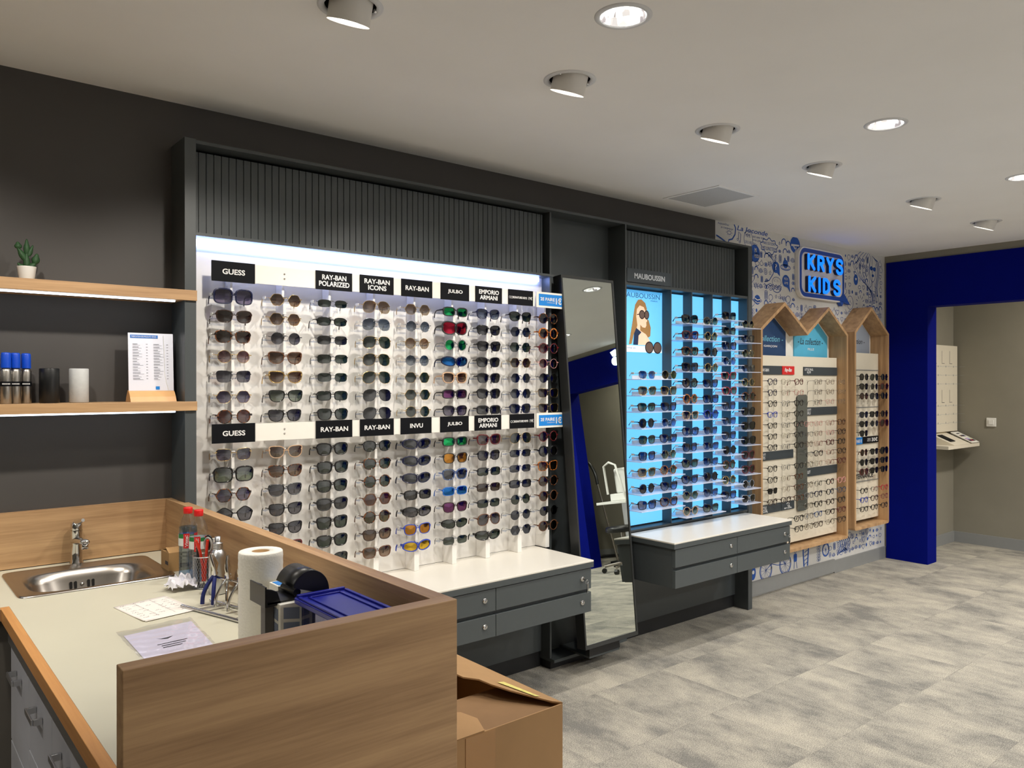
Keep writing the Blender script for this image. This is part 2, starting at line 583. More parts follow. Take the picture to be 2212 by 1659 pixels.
XD = 4.409
wall = MB()
wall.box(XL, XD, 0.0, 0.1, 0.0, CEIL)
wall.cur = 1
wall.box(XD, XR, 0.0, 0.1, 0.0, CEIL)
wall_back = struct(wall.build('wall_back', [M_DARK, M_PAPER]))
struct(MB().box(XL - 0.1, XL, YF, 0.1, 0, CEIL).build('wall_left', M_GREY))
struct(MB().box(XL - 0.1, 8.2, YF - 0.1, YF, 0, CEIL).build('wall_front', M_CEIL))

# blue partition: pillar, lintel and the far jamb, under a strip of grey wall
p = MB()
p.box(XR, XR + 0.16, -0.348, 0.0, 0, CEIL)
p.box(XR, XR + 0.16, -4.30, -0.348, 2.157, CEIL)
p.box(XR, XR + 0.16, YF, -4.30, 0, CEIL)
wall_right = struct(p.build('wall_right', M_GREY))
p = MB()
t = 0.012
p.box(XR - t, XR, -0.348 - t, -0.018, 0.0, 2.542)
p.box(XR, XR + 0.16, -0.348 - t, -0.348, 0.0, 2.157)
p.box(XR - t, XR, -4.30 + t, -0.348 - t, 2.157 - t, 2.542)
p.box(XR, XR + 0.16, -4.30 + t, -0.348 - t, 2.157 - t, 2.157)
p.box(XR - t, XR, YF + 0.02, -4.30 + t, 0.0, 2.542)
p.box(XR, XR + 0.16, -4.30, -4.30 + t, 0.0, 2.157)
struct(p.build('portal_cladding', M_BLUE, wall_right))

struct(MB().box(XR + 0.16, 8.03, -0.093, 0.1, 0, CEIL).build('wall_alcove', M_GREY))
struct(MB().box(8.03, 8.13, YF, 0.1, 0, CEIL).build('wall_end', M_GREY))
# skirtings
struct(MB().box(4.60, 5.955, -0.016, 0, 0.012, 0.112).build('baseboard_back', M_SKIRT, bevel=0.001))
struct(MB().box(5.955, XR - 0.012, -0.013, 0, 0.0, 0.10).build('baseboard_kids', M_SKIRT, bevel=0.001))
struct(MB().box(XR + 0.16, 8.03, -0.106, -0.093, 0, 0.10).build('baseboard_alcove', M_SKIRT, bevel=0.001))
struct(MB().box(8.017, 8.03, YF, -0.106, 0, 0.10).build('baseboard_end', M_SKIRT, bevel=0.001))

# ---------------------------------------------------------------- wallpaper drawing (ink on the wall)
ink, thin = MB(), MB()
YI = -0.0012


def big(pts, w=0.011):
    ink.ribbon(pts, w, YI)


def lin(pts, w=0.0036):
    thin.ribbon(pts, w * 1.25, YI)


def blob(poly):
    ink.fill(poly, YI)


def wob(cx, cz, rx, rz, n, amp):
    return [(cx + (rx + amp * math.sin(n * R(a))) * math.cos(R(a)), cz + (rz + amp * math.sin(n * R(a))) * math.sin(R(a))) for a in range(0, 361, 5)]


def sub(a, b, **k):
    return


# speech bubbles and the words that can be read
big([(4.418, 2.50)] + [(4.42 + 0.11 * (i / 6), 2.50 - 0.035 * (i / 6) ** 1.2) for i in range(7)] + [(4.545, 2.445)])
big([(4.55, 2.445), (4.56, 2.485), (4.60, 2.495), (4.632, 2.53), (4.64, 2.575), (4.622, 2.597)])
lin(closed(ell(4.565, 2.535, 0.022, 0.012, 16)))
for a in range(0, 360, 45):
    lin([(4.565 + 0.03 * math.cos(R(a)), 2.535 + 0.02 * math.sin(R(a))), (4.565 + 0.036 * math.cos(R(a)), 2.535 + 0.025 * math.sin(R(a)))])
put_text(thin, "Aujourd'hui", 4.435, 4.56, 2.575, 2.594, YI, bold=0.0)
put_text(thin, "je t'embrasse", 4.47, 4.61, 2.553, 2.570, YI, bold=0.0)
put_text(ink, "La Joconde", 4.655, 5.03, 2.553, 2.597, YI, bold=0.01, shear=0.25)
put_text(thin, "est une très", 4.845, 4.99, 2.535, 2.553, YI, bold=0.0)
put_text(thin, "très jolie", 4.845, 4.95, 2.508, 2.527, YI, bold=0.0)
put_text(thin, "fille", 4.845, 4.90, 2.480, 2.500, YI, bold=0.0)
lin(closed(ell(4.79, 2.515, 0.052, 0.06)))
put_text(thin, "MÊME", 4.76, 4.815, 2.53, 2.56, YI, bold=0.0)
put_text(thin, "DÉGUISÉ", 4.75, 4.832, 2.485, 2.508, YI, bold=0.0)
# note
lin([(4.67, 2.50), (4.675, 2.555), (4.70, 2.54), (4.695, 2.485)], 0.005)
lin(closed(ell(4.663, 2.50, 0.009, 0.007, 12))); lin(closed(ell(4.687, 2.485, 0.009, 0.007, 12)))
big(closed(wob(5.05, 2.495, 0.105, 0.052, 9, 0.008)), 0.006)
put_text(ink, "MAIS OÙ SONT", 4.97, 5.13, 2.505, 2.53, YI, bold=0.0)
put_text(ink, "MES LUNETTES!!!!", 4.965, 5.14, 2.465, 2.49, YI, bold=0.0)
big([(5.02, 2.445), (5.06, 2.425), (5.10, 2.40), (5.125, 2.36), (5.10, 2.30), (5.05, 2.25), (4.99, 2.235)], 0.007)
big([(5.14, 2.445), (5.125, 2.40), (5.14, 2.36)], 0.007)
# ink filled bubbles with words left white
blob(ell(4.87, 2.425, 0.062, 0.062))
wht = MB()
put_text(wht, "Mi", 4.865, 4.89, 2.435, 2.465, YI - 0.0008, bold=0.01)
put_text(wht, "MOCK?", 4.862, 4.925, 2.395, 2.42, YI - 0.0008, bold=0.01)
blob(ell(5.396, 2.543, 0.068, 0.062))
wht.fill([(5.34, 2.545), (5.45, 2.55), (5.452, 2.537), (5.34, 2.53)], YI - 0.0008)
wht.ribbon([(5.37, 2.535), (5.39, 2.515), (5.41, 2.525), (5.40, 2.49), (5.385, 2.485)], 0.012, YI - 0.0008)
blob([(5.136 + 0.048 * math.cos(R(a)), 2.352 + 0.042 * math.sin(R(a))) for a in range(0, 300, 12)] + [(5.19, 2.29)])
put_text(wht, "?", 5.125, 5.148, 2.335, 2.375, YI - 0.0008, bold=0.01)
blob([(5.27 + 0.05 * math.cos(R(a)), 2.262 + 0.046 * math.sin(R(a))) for a in range(0, 250, 12)] + [(5.29, 2.215), (5.33, 2.18), (5.318, 2.23)])
put_text(wht, "MON", 5.245, 5.295, 2.268, 2.288, YI - 0.0008, bold=0.0)
put_text(wht, "AMI", 5.245, 5.295, 2.238, 2.258, YI - 0.0008, bold=0.0)
# hat / planet
blob(ell(5.264, 2.388, 0.034, 0.032)); big(closed(ell(5.264, 2.362, 0.066, 0.02)), 0.006)
lin(closed(ell(5.264, 2.362, 0.05, 0.012)))
# burger
lin(closed(ell(5.147, 2.245, 0.058, 0.036)))
for k in range(3):
    lin([(5.09 + 0.012 * i, 2.218 - 0.012 * k + 0.006 * math.sin(i * 1.9 + k)) for i in range(11)], 0.005)
lin(ell(5.147, 2.20, 0.055, 0.03, 20, 180, 360), 0.005)
for k in range(16):
    a, b = random.uniform(-0.04, 0.04), random.uniform(0.0, 0.024)
    lin([(5.147 + a, 2.245 + b), (5.15 + a, 2.247 + b)], 0.003)
big([(4.98 + 0.012 * i, 2.215 + 0.007 * math.sin(i * 1.6)) for i in range(10)], 0.005)
# striped planet
blob(ell(4.90, 2.10, 0.038, 0.034)); wht.ribbon([(4.865, 2.11), (4.90, 2.098), (4.935, 2.105)], 0.008, YI - 0.0008)
wht.ribbon([(4.872, 2.088), (4.90, 2.078), (4.93, 2.084)], 0.006, YI - 0.0008)
big(closed(ell(4.90, 2.095, 0.055, 0.012)), 0.004)


def star(cx, cz, r, w=0.003):
    lin(closed([(cx + (r if i % 2 == 0 else r * 0.42) * math.sin(R(36 * i)), cz + (r if i % 2 == 0 else r * 0.42) * math.cos(R(36 * i))) for i in range(10)]), w)


def spiral(cx, cz, r, w=0.0036):
    lin([(cx + r * a / 900 * math.cos(R(a)), cz + r * a / 900 * math.sin(R(a))) for a in range(60, 900, 30)], w)


def wheel(cx, cz, r):
    big(closed(ell(cx, cz, r, r * 0.98)), 0.009)
    lin(closed(ell(cx, cz, r * 0.85, r * 0.83)))
    for a in range(0, 360, 30):
        lin([(cx, cz), (cx + r * 0.85 * math.cos(R(a)), cz + r * 0.83 * math.sin(R(a)))], 0.002)


def leafy(cx, z0, h, w=0.0045):
    big([(cx, z0), (cx + 0.004, z0 + h * 0.5), (cx - 0.003, z0 + h)], w)
    for i in range(int(h / 0.022)):
        z = z0 + 0.012 + i * 0.022
        for sgn in (-1, 1):
            lin(closed([(cx + sgn * (0.004 + 0.026 * q), z + 0.006 * q + 0.008 * math.sin(PI * q) * e) for q, e in ((0, 0), (.3, 1), (.7, 1), (1, 0), (.7, -1), (.3, -1))]), 0.003)


def flame(cx, cz, r):
    lin([(cx - r * 0.5, cz - r), (cx - r, cz), (cx - r * 0.3, cz + r * 0.4), (cx, cz + r), (cx + r * 0.4, cz + r * 0.2), (cx + r, cz - r * 0.1), (cx + r * 0.5, cz - r), (cx - r * 0.5, cz - r)])


def heart(cx, cz, r, m=None):
    pts = [(cx + r * math.sin(t) ** 3, cz + r * 0.8 * (math.cos(t) - 0.38 * math.cos(2 * t) - 0.14 * math.cos(3 * t))) for t in [2 * PI * i / 24 for i in range(24)]]
    (m or lin)(closed(pts))


def eye(cx, cz, r):
    lin([(cx - r, cz)] + ell(cx, cz - r * 0.35, r, r * 0.8, 10, 160, 20) + [(cx + r, cz)] + ell(cx, cz + r * 0.35, r, r * 0.8, 10, -20, -160))
    blob(ell(cx, cz, r * 0.34, r * 0.34, 12))


def bubble(cx, cz, r):
    lin([(cx + r * math.cos(R(a)), cz + r * 0.8 * math.sin(R(a))) for a in range(-60, 250, 15)] + [(cx - r * 0.5, cz - r * 1.2), (cx + r * math.cos(R(-60)), cz + r * 0.8 * math.sin(R(-60)))])


def wave(cx, cz, r):
    for k in range(3):
        lin([(cx - r + 2 * r * i / 9, cz + k * r * 0.4 - r * .4 + 0.3 * r * math.sin(i * 1.3 + k)) for i in range(10)], 0.004)


def fan(cx, cz, r):
    for k in range(1, 5):
        lin(ell(cx, cz - r * 0.6, r * k / 4, r * k / 4 * 1.2, 12, 20, 160), 0.0035)


def stripes(cx, cz, r):
    lin(closed(rrect(cx - r * .6, cx + r * .6, cz - r, cz + r, r * .3, 3)))
    for k in (-1, 0, 1):
        lin([(cx + k * r * .3, cz - r * .8), (cx + k * r * .3, cz + r * .8)], 0.004)


# person with long waving hair and round dark glasses near the corner
for k in range(7):
    big([(6.60 - 0.02 * k - 0.035 * k * math.sin(q * 0.55), 2.575 - 0.052 * q + 0.010 * k) for q in range(9)], 0.0045)
    big([(6.60 + 0.012 * k, 2.585 - 0.006 * k)] + [(6.67 + 0.012 * k + 0.02 * math.sin(q * 0.9), 2.545 - 0.05 * q) for q in range(7)] if k < 4 else [(6.43 - 0.02 * q, 2.50 + 0.02 * math.sin(q + k) + 0.012 * (k - 4)) for q in range(7)], 0.004)
lin([(6.56, 2.52)] + ell(6.61, 2.46, 0.052, 0.095, 18, 180, 360) + [(6.665, 2.52)], 0.005)
blob(ell(6.588, 2.478, 0.026, 0.018)); blob(ell(6.64, 2.474, 0.026, 0.018))
blob(ell(6.613, 2.418, 0.02, 0.012)); lin([(6.61, 2.47), (6.605, 2.44), (6.614, 2.438)], 0.003)
lin([(6.595, 2.365), (6.59, 2.33), (6.55, 2.31), (6.53, 2.20)]); lin([(6.635, 2.365), (6.64, 2.33), (6.69, 2.31), (6.74, 2.10)])
lin([(6.56, 2.29), (6.66, 2.285), (6.70, 2.12), (6.60, 2.12), (6.56, 2.29)])
# heart bird, sun, egg
blob([(6.32 + 0.036 * math.cos(R(a)), 2.36 + 0.045 * math.sin(R(a))) for a in range(0, 360, 12)]); heart(6.32, 2.365, 0.014, lambda q: wht.fill(q[:-1], YI - 0.0008))
big([(6.30, 2.40), (6.285, 2.425), (6.31, 2.42)], 0.01)
for a in range(0, 360, 30):
    lin([(6.394 + .05 * math.cos(R(a)), 2.162 + .05 * math.sin(R(a))), (6.394 + .075 * math.cos(R(a)), 2.162 + .075 * math.sin(R(a)))], 0.005)
lin(closed(ell(6.225, 2.165, 0.05, 0.055))); flame(6.225, 2.165, 0.02)
# lower band
wheel(5.007, 0.165, 0.075); wheel(5.261, 0.175, 0.075)
big([(5.007, 0.165), (5.08, 0.20), (5.16, 0.18), (5.261, 0.175)], 0.005); big([(5.08, 0.20), (5.10, 0.235), (5.20, 0.235), (5.261, 0.175)], 0.005)
blob(ell(4.845, 0.17, 0.035, 0.05)); wht.fill(ell(4.848, 0.175, 0.014, 0.014), YI - 0.0008)
big([(5.52, 0.115), (5.50, 0.31)], 0.016); big([(5.57, 0.115), (5.59, 0.31)], 0.016)
for k in range(6):
    lin([(5.525, 0.13 + k * 0.03), (5.57, 0.145 + k * 0.03)], 0.006)
blob(rrect(5.375, 5.42, 0.17, 0.23, 0.01, 2)); lin(closed(ell(5.398, 0.25, 0.016, 0.016))); lin([(5.385, 0.17), (5.38, 0.12)], .006); lin([(5.412, 0.17), (5.42, 0.12)], .006)
leafy(5.735, 0.12, 0.17)
wheel(5.84, 0.20, 0.05)
for k in range(6):
    big([(6.02 + 0.022 * k, 0.13 + 0.01 * k)] + [(6.03 + 0.03 * k + 0.045 * math.sin(q * 0.7), 0.15 + 0.027 * q) for q in range(6)], 0.009)
    big([(6.42 + 0.02 * k, 0.30 - 0.03 * q + 0.008 * k) for q in range(5)], 0.004)
BUSY = [(4.41, 5.18, 2.44, 2.6), (5.07, 5.35, 2.16, 2.41), (4.84, 4.97, 2.05, 2.15), (5.32, 5.47, 2.48, 2.6), (5.38, 6.12, 2.12, 2.55), (6.52, 6.72, 2.30, 2.6), (6.25, 6.37, 2.30, 2.43), (6.15, 6.45, 2.09, 2.24), (4.8, 5.9, 0.1, 0.27)]
kinds = [lambda x, z, r: star(x, z, r * 0.6), spiral, flame, heart, eye, bubble, wave, fan, stripes, lambda x, z, r: lin(closed(ell(x, z, r * .8, r * .5))), lambda x, z, r: leafy(x, z - r, 2 * r), lambda x, z, r: big(ell(x, z, r, r, 10, 0, 200), 0.008), lambda x, z, r: blob(ell(x, z, r * .4, r * .5, 12))]
for (x0, x1, z0, z1) in ((4.62, 6.80, 1.88, 2.58), (4.62, 6.80, 0.12, 0.36)):
    nx, nz = int((x1 - x0) / 0.060), max(1, int((z1 - z0) / 0.057))
    for i in range(nx):
        for j in range(nz):
            x = x0 + 0.060 * (i + 0.5) + random.uniform(-.010, .010); z = z0 + 0.057 * (j + 0.5) + random.uniform(-.008, .008)
            if any(a < x < b and c < z < d for a, b, c, d in BUSY):
                continue
            random.choice(kinds)(x, z, random.uniform(0.019, 0.031))
struct(ink.build('bold_drawing', M_INK, wall_back))
struct(thin.build('fine_drawing', M_INK2, wall_back))
struct(wht.build('reversed_lettering', M_PAPER, wall_back))

# ================================================================ lamps in the ceiling
MON_RING = mat('lamp_ring', (214, 216, 220), 0.4, noise=0.01)
M_CAN = mat('lamp_can', (222, 220, 216), 0.45, noise=0.02)
M_VOID = mat('lamp_void', (14, 14, 15), 0.6, noise=0.02)


def ring_mesh(r0, r1, h, n=40):
    m = MB()
    m.lathe([(r0, 0.004), (r1, 0.0035), (r1, -0.0005), (r1 - 0.006, -0.004), (r0 + 0.002, -0.004), (r0, 0.004)], n=n, cap=False)
    return m


def tilt_lamp():
    t = thing('tilting_spotlight', '', '')
    t['category'] = 'ceiling light'
    ring_mesh(0.074, 0.095, 0).build('trim_ring', MON_RING, t, local=True)
    m = MB(); m.lathe([(0.079, 0.002), (0.079, 0.08), (0.0, 0.08)], n=32, cap=False)
    m.build('recess', M_VOID, t, local=True)
    ax = Vector((0, 0.34, -0.94)).normalized()
    c0 = Vector((0, -0.012, 0.03)); c1 = c0 + ax * 0.078
    m = MB(); m.cyl(c0, c1, 0.062, 0.062, 36, cap=False)
    m.cyl(c0 + Vector((0, 0, 0)), c0 + ax * 0.001, 0.062, 0.001, 36, cap=False)
    m.cyl(c1, c1 - ax * 0.012, 0.062, 0.054, 36, cap=False)
    h = m.build('lamp_head', M_CAN, t, local=True)
    m = MB(); m.cyl(c1 - ax * 0.012, c1 - ax * 0.0115, 0.055, 0.055, 32)
    f = m.build('lamp_face', M_LAMPFACE, t, local=True)
    m = MB(); m.cyl((-0.066, -0.02, 0.0), (-0.072, -0.02, 0.0), 0.006, 0.006, 10); m.cyl((0.066, -0.02, 0.0), (0.072, -0.02, 0.0), 0.006, 0.006, 10)
    m.build('pivot', M_CHROME, t, local=True)
    return t


def crystal_mat():
    m, nt, b = base('crystal_reflector')
    N, L = nt.nodes, nt.links
    tc = N.new('ShaderNodeTexCoord')
    vo = N.new('ShaderNodeTexVoronoi'); vo.inputs['Scale'].default_value = 55
    L.new(tc.outputs['Object'], vo.inputs['Vector'])
    cr = N.new('ShaderNodeValToRGB')
    cr.color_ramp.elements[0].position = 0.2; cr.color_ramp.elements[0].color = (0.22, 0.2, 0.2, 1)
    cr.color_ramp.elements[1].position = 0.75; cr.color_ramp.elements[1].color = (1.0, 0.97, 0.9, 1)
    L.new(vo.outputs['Color'], cr.inputs[0])
    L.new(cr.outputs[0], b.inputs['Base Color'])
    L.new(cr.outputs[0], b.inputs['Emission Color'])
    b.inputs['Emission Strength'].default_value = 1.3
    b.inputs['Metallic'].default_value = 0.7
    b.inputs['Roughness'].default_value = 0.25
    return m


M_CRYS = crystal_mat()


def fixed_lamp():
    t = thing('crystal_downlight', '', '')
    t['category'] = 'ceiling light'
    ring_mesh(0.068, 0.086, 0).build('trim_ring', MON_RING, t, local=True)
    m = MB()
    prof = [(0.069, 0.0), (0.062, 0.018), (0.048, 0.034), (0.028, 0.045), (0.010, 0.048)]
    n = 20
    vs = []
    for r, h in prof:
        vs += [(r * math.cos(2 * PI * i / n), r * math.sin(2 * PI * i / n), h) for i in range(n)]
    m.add(vs, [(k * n + i, k * n + (i + 1) % n, (k + 1) * n + (i + 1) % n, (k + 1) * n + i) for k in range(4) for i in range(n)] + [tuple(range(4 * n, 5 * n))])
    m.build('crystal_reflector', M_CRYS, t, local=True)
    m = MB(); m.lathe([(0.0715, 0.001), (0.0715, 0.07), (0, 0.07)], n=28, cap=False)
    m.build('lamp_can', M_VOID, t, local=True)
    return t


def copy_tree(o, parent=None):
    c = o.copy(); COL.objects.link(c)
    if parent is not None:
        c.parent = parent
        c.matrix_parent_inverse = o.matrix_parent_inverse.copy()
    for ch in o.children:
        copy_tree(ch, c)
    return c


tl = [(0, 'tilted white spotlight nearest the camera, cut by the photo top edge'),
      (1, 'tilted spotlight just below the round crystal downlight, above the bright sunglass wall'),
      (2, 'tilted white spotlight above the leaning mirror, right of the ceiling middle'),
      (3, 'tilted white spotlight between the ceiling grille and the second crystal downlight'),
      (4, 'tilted spotlight above the glowing blue letters, showing its side'),
      (5, 'tilted spotlight farthest away, close to the blue partition'),
      (6, 'tilted spotlight above the sink counter, out of the frame at left'),
      (7, 'tilted spotlight above the far left end of the shelves, out of the frame')]
src = tilt_lamp()
for i, lab in tl:
    o = src if i == 0 else copy_tree(src)
    o.location = (TILT[i][0], TILT[i][1], CEIL)
    tag(o, lab, 'ceiling light', 'tilting spotlights along the display wall')
fl = ['round crystal downlight nearest the camera, near the photo top edge', 'round crystal downlight in the middle right of the ceiling', 'round crystal downlight cut by the right edge of the photo']
src = fixed_lamp()
for i, (x, y) in enumerate(FIXED):
    o = src if i == 0 else copy_tree(src)
    o.location = (x, y, CEIL)
    tag(o, fl[i] if i < 3 else 'added unseen crystal downlight over the shop floor behind the camera', 'ceiling light', 'crystal downlights' if i < 3 else 'added crystal downlights behind the camera')
# ceiling grille
g = thing('ceiling_grille', 'square grey ventilation grille set in the ceiling above the black display cabinet', 'vent', (3.84, -0.38, CEIL))
m = MB()
for a in (MB().box, ):
    pass
x0, x1, y0, y1 = 3.645, 4.035, -0.579, -0.183
m.box(x0, x1, y0, y0 + 0.02, CEIL - 0.004, CEIL - 0.0005).box(x0, x1, y1 - 0.02, y1, CEIL - 0.004, CEIL - 0.0005).box(x0, x0 + 0.02, y0 + 0.02, y1 - 0.02, CEIL - 0.004, CEIL - 0.0005).box(x1 - 0.02, x1, y0 + 0.02, y1 - 0.02, CEIL - 0.004, CEIL - 0.0005)
m.build('frame', M_CEIL, g)
M_GR = mat('grille_mesh', (196, 198, 200), 0.6, noise=0.12, nscale=260)
MB().box(x0 + 0.02, x1 - 0.02, y0 + 0.02, y1 - 0.02, CEIL - 0.003, CEIL - 0.0005).build('perforated_panel', M_GR, g)

# ================================================================ the tall charcoal display cabinet
P0, P1, P2, P3, P4, P5, P6, P7 = 0.93, 0.972, 2.794, 2.806, 3.341, 3.353, 4.546, 4.591
FY = -0.1625
cab = thing('display_cabinet', 'tall charcoal wall cabinet with ribbed header framing the sunglass displays and mirror', 'display cabinet', (2.76, -0.08, 0))
MB().box(P0, P1, FY, -0.001, 0.001, 2.4274).build('side_post', M_FRAME, cab, bevel=0.001)
MB().box(P2, P3, -0.128, -0.001, 0.0615, 2.410).build('divider_post', M_FRAME, cab)
MB().box(P4, P5, FY, -0.001, 0.0615, 2.410).build('divider_post', M_FRAME, cab)
MB().box(P6, P7, FY, -0.001, 0.001, 2.4225).build('side_post', M_FRAME, cab, bevel=0.001)
MB().box(P1, P6, FY, -0.001, 2.410, 2.4225).build('top_rail', M_FRAME, cab)


def slats(x0, x1, z0, z1, name):
    m = MB()
    m.box(x0, x1, -0.088, -0.075, z0, z1)
    x = x0 + 0.032 if x0 < 1 else x0
    m.box(x0, min(x - 0.003, x1), -0.094, -0.088, z0, z1) if x > x0 + 0.004 else None
    while x < x1 - 0.004:
        m.box(x, min(x + 0.0255, x1), -0.094, -0.088, z0, z1)
        x += 0.0293
    return m.build(name, M_FRAME2, cab)


slats(P1, P2 - 0.02, 2.078, 2.398, 'ribbed_header')
slats(P5, P6 - 0.05, 2.086, 2.398, 'ribbed_header')
MB().box(P1, P2, -0.16, -0.06, 2.066, 2.078).build('canopy_board', M_FRAME, cab)
MB().box(P5, P6, -0.158, -0.03, 2.070, 2.086).build('canopy_board', M_FRAME, cab)
MB().box(P3, P4, -0.032, -0.02, 0.0615, 2.41).build('niche_back', M_FRAME2, cab)
MB().box(P3 - 0.012, P4 + 0.012, FY, -0.001, 0.046, 0.0615).build('niche_base', M_FRAME2, cab)
MB().box(P3, P4, -0.12, -0.02, 0.002, 0.046).build('niche_plinth', M_BLACK, cab)
MB().box(P1, P2, -0.06, -0.001, 0.085, 0.64).build('lower_panel', M_FRAME, cab)
MB().box(P1, P2, -0.05, -0.001, 0.002, 0.085).build('plinth', M_BLACK, cab)
MB().box(P5, P6, -0.06, -0.001, 0.085, 0.64).build('lower_panel', M_FRAME, cab)
MB().box(P5, P6, -0.05, -0.001, 0.002, 0.085).build('plinth', M_BLACK, cab)
MB().box(P1, P2, -0.066, -0.05, 0.655, 2.066).build('white_back_panel', M_WHITE, cab)
MB().box(P1 + 0.004, P2 - 0.034, -0.0815, -0.0665, 2.046, 2.0655).build('light_strip', M_LED, cab)

# backlit box on the right: five cyan panes between charcoal fins
MB().box(P5, P6, -0.075, -0.04, 0.66, 2.07).build('light_box', M_FRAME, cab)
fx = [3.751, 3.951, 4.158, 4.354]
edges = [P5] + fx + [P6]
for k in range(5):
    a, b = edges[k] + (0.006 if k else 0.0), edges[k + 1]
    MB().box(a, b, -0.09, -0.0755, 0.677, 2.057).build('backlit_pane', M_PANE, cab)
for x in fx:
    MB().box(x, x + 0.006, -0.158, -0.0755, 0.668, 2.070).build('fin', M_FRAME2, cab)
MB().box(P6 - 0.006, P6, -0.158, -0.0755, 0.668, 2.070).build('fin', M_FRAME2, cab)
MB().box(P5, P6, -0.158, -0.0915, 0.655, 0.668).build('sill', M_FRAME2, cab)
MB().box(P5, P6, -0.0905, -0.0755, 0.668, 0.677).build('bottom_lip', M_BLACK, cab)

# poster on the first pane
ps = thing('poster', 'pale blue poster of a long-haired woman in round sunglasses above the backlit shelves', 'poster', (3.55, -0.095, 1.69))
MP = mat('poster_blue', (120, 195, 245), 0.4, noise=0.03, emit=(0.07, 0.42, 0.85), es=0.55)
MB().box(3.356, 3.742, -0.0955, -0.0915, 1.690, 2.056).build('print', MP, ps)
YP = -0.0962
MPE = dict(noise=0.03)


def poster_mat(n, c, e):
    return mat(n, c, 0.5, noise=0.08, nscale=30, emit=tuple(v * 0.35 for v in s2l(c)[:3]), es=1.0)


M_SKIN = poster_mat('print_skin', (236, 196, 168), 0)
M_HAIR = poster_mat('print_hair', (150, 112, 66), 0)
M_NAVY = poster_mat('print_navy', (28, 44, 74), 0)
M_LENSP = poster_mat('print_lens', (92, 74, 66), 0)
M_FRP = poster_mat('print_frame', (20, 18, 20), 0)
M_PALE = poster_mat('print_white', (225, 235, 245), 0)
hx = 3.545
h_ = MB().fill([(hx + a, b) for a, b in ((-.055, 1.80), (-.075, 1.74), (-.10, 1.735), (-.085, 1.80), (-.07, 1.86), (-.055, 1.93), (-.045, 1.97), (-.02, 2.0), (.01, 2.005), (.045, 1.985), (.06, 1.95), (.055, 1.93), (.03, 1.95), (.0, 1.95), (.03, 1.90), (.075, 1.885), (.095, 1.84), (.09, 1.79), (.06, 1.775), (.03, 1.80))], YP)
hair = h_.build('hair_print', M_HAIR, ps)
MB().fill([(hx + a, b) for a, b in ((-.035, 1.90), (-.03, 1.945), (-.005, 1.968), (.03, 1.96), (.052, 1.93), (.055, 1.90), (.062, 1.878), (.054, 1.872), (.055, 1.852), (.045, 1.838), (.02, 1.84), (.0, 1.855), (.0, 1.82), (.05, 1.80), (.085, 1.765), (.08, 1.735), (-.03, 1.735), (-.045, 1.80), (-.025, 1.85))], YP - .0003).build('face_print', M_SKIN, ps)
MB().fill([(hx + a, b) for a, b in ((-.035, 1.835), (-.055, 1.80), (-.062, 1.735), (-.02, 1.735), (-.015, 1.79), (.01, 1.81))], YP - .0006).build('dress_print', M_NAVY, ps)
fr_ = MB()
for cx, r in ((hx + .015, .026), (hx + .057, .022)):
    fr_.fill(ell(cx, 1.915, r, .027), YP - .0009)
fr_.ribbon([(hx - .03, 1.912), (hx + .0, 1.918)], .005, YP - .0009)
fr_.build('sunglass_print', M_FRP, ps)
fr_ = MB()
for cx, r in ((hx + .015, .021), (hx + .057, .017)):
    fr_.fill(ell(cx, 1.915, r, .021), YP - .0012)
fr_.build('lens_print', M_LENSP, ps)
MB().fill([(3.357, 1.692), (3.741, 1.692), (3.741, 1.728), (3.357, 1.732)], YP - .0002).build('caption_band', M_PALE, ps)
fr_ = MB(); [fr_.fill(ell(c, 1.722, .038, .036), YP - .0012) for c in (3.625, 3.70)]
fr_.build('product_print', M_FRP, ps)
fr_ = MB(); [fr_.fill(ell(c, 1.722, .032, .030), YP - .0015) for c in (3.625, 3.70)]
fr_.build('product_lens_print', M_LENSP, ps)
MPT = mat('print_teal', (40, 96, 140), 0.5, noise=0.02)
text_obj('lettering', 'MAUBOUSSIN', 3.385, 3.722, 2.012, 2.040, YP - .0003, MPT, ps, bold=-0.005)
text_obj('small_lettering', 'PARIS', 3.64, 3.70, 1.997, 2.005, YP - .0003, MPT, ps, bold=0)
text_obj('caption', 'comme si...', 3.38, 3.52, 1.712, 1.722, YP - .0006, MPT, ps, bold=0, shear=.3)

# name board above the poster
sb = thing('name_board', 'dark rectangular name board with grey capitals above the poster', 'sign', (3.57, -0.15, 2.09))
MB().box(3.354, 3.742, -0.166, -0.159, 2.088, 2.166).build('board', M_SIGNG, sb, bevel=0.001)
text_obj('lettering', 'MAUBOUSSIN', 3.415, 3.685, 2.110, 2.142, -0.1665, mat('grey_lettering', (190, 195, 200), 0.5, noise=0.01), sb, bold=0.03)

# ================================================================ drawer units under the displays
ZW = 0.6542


def lock(x, z, y, parent):
    m = MB(); m.lathe([(0.0125, 0), (0.0125, -0.003), (0.010, -0.006), (0.0, -0.0065)], (x, y, z), 18, 'y', cap=False)
    l = m.build('lock', M_CHROME, parent)
    MB().box(x - 0.0012, x + 0.0012, y - 0.0072, y - 0.0062, z - 0.004, z + 0.004).build('keyhole', M_VOID, l)
    return l


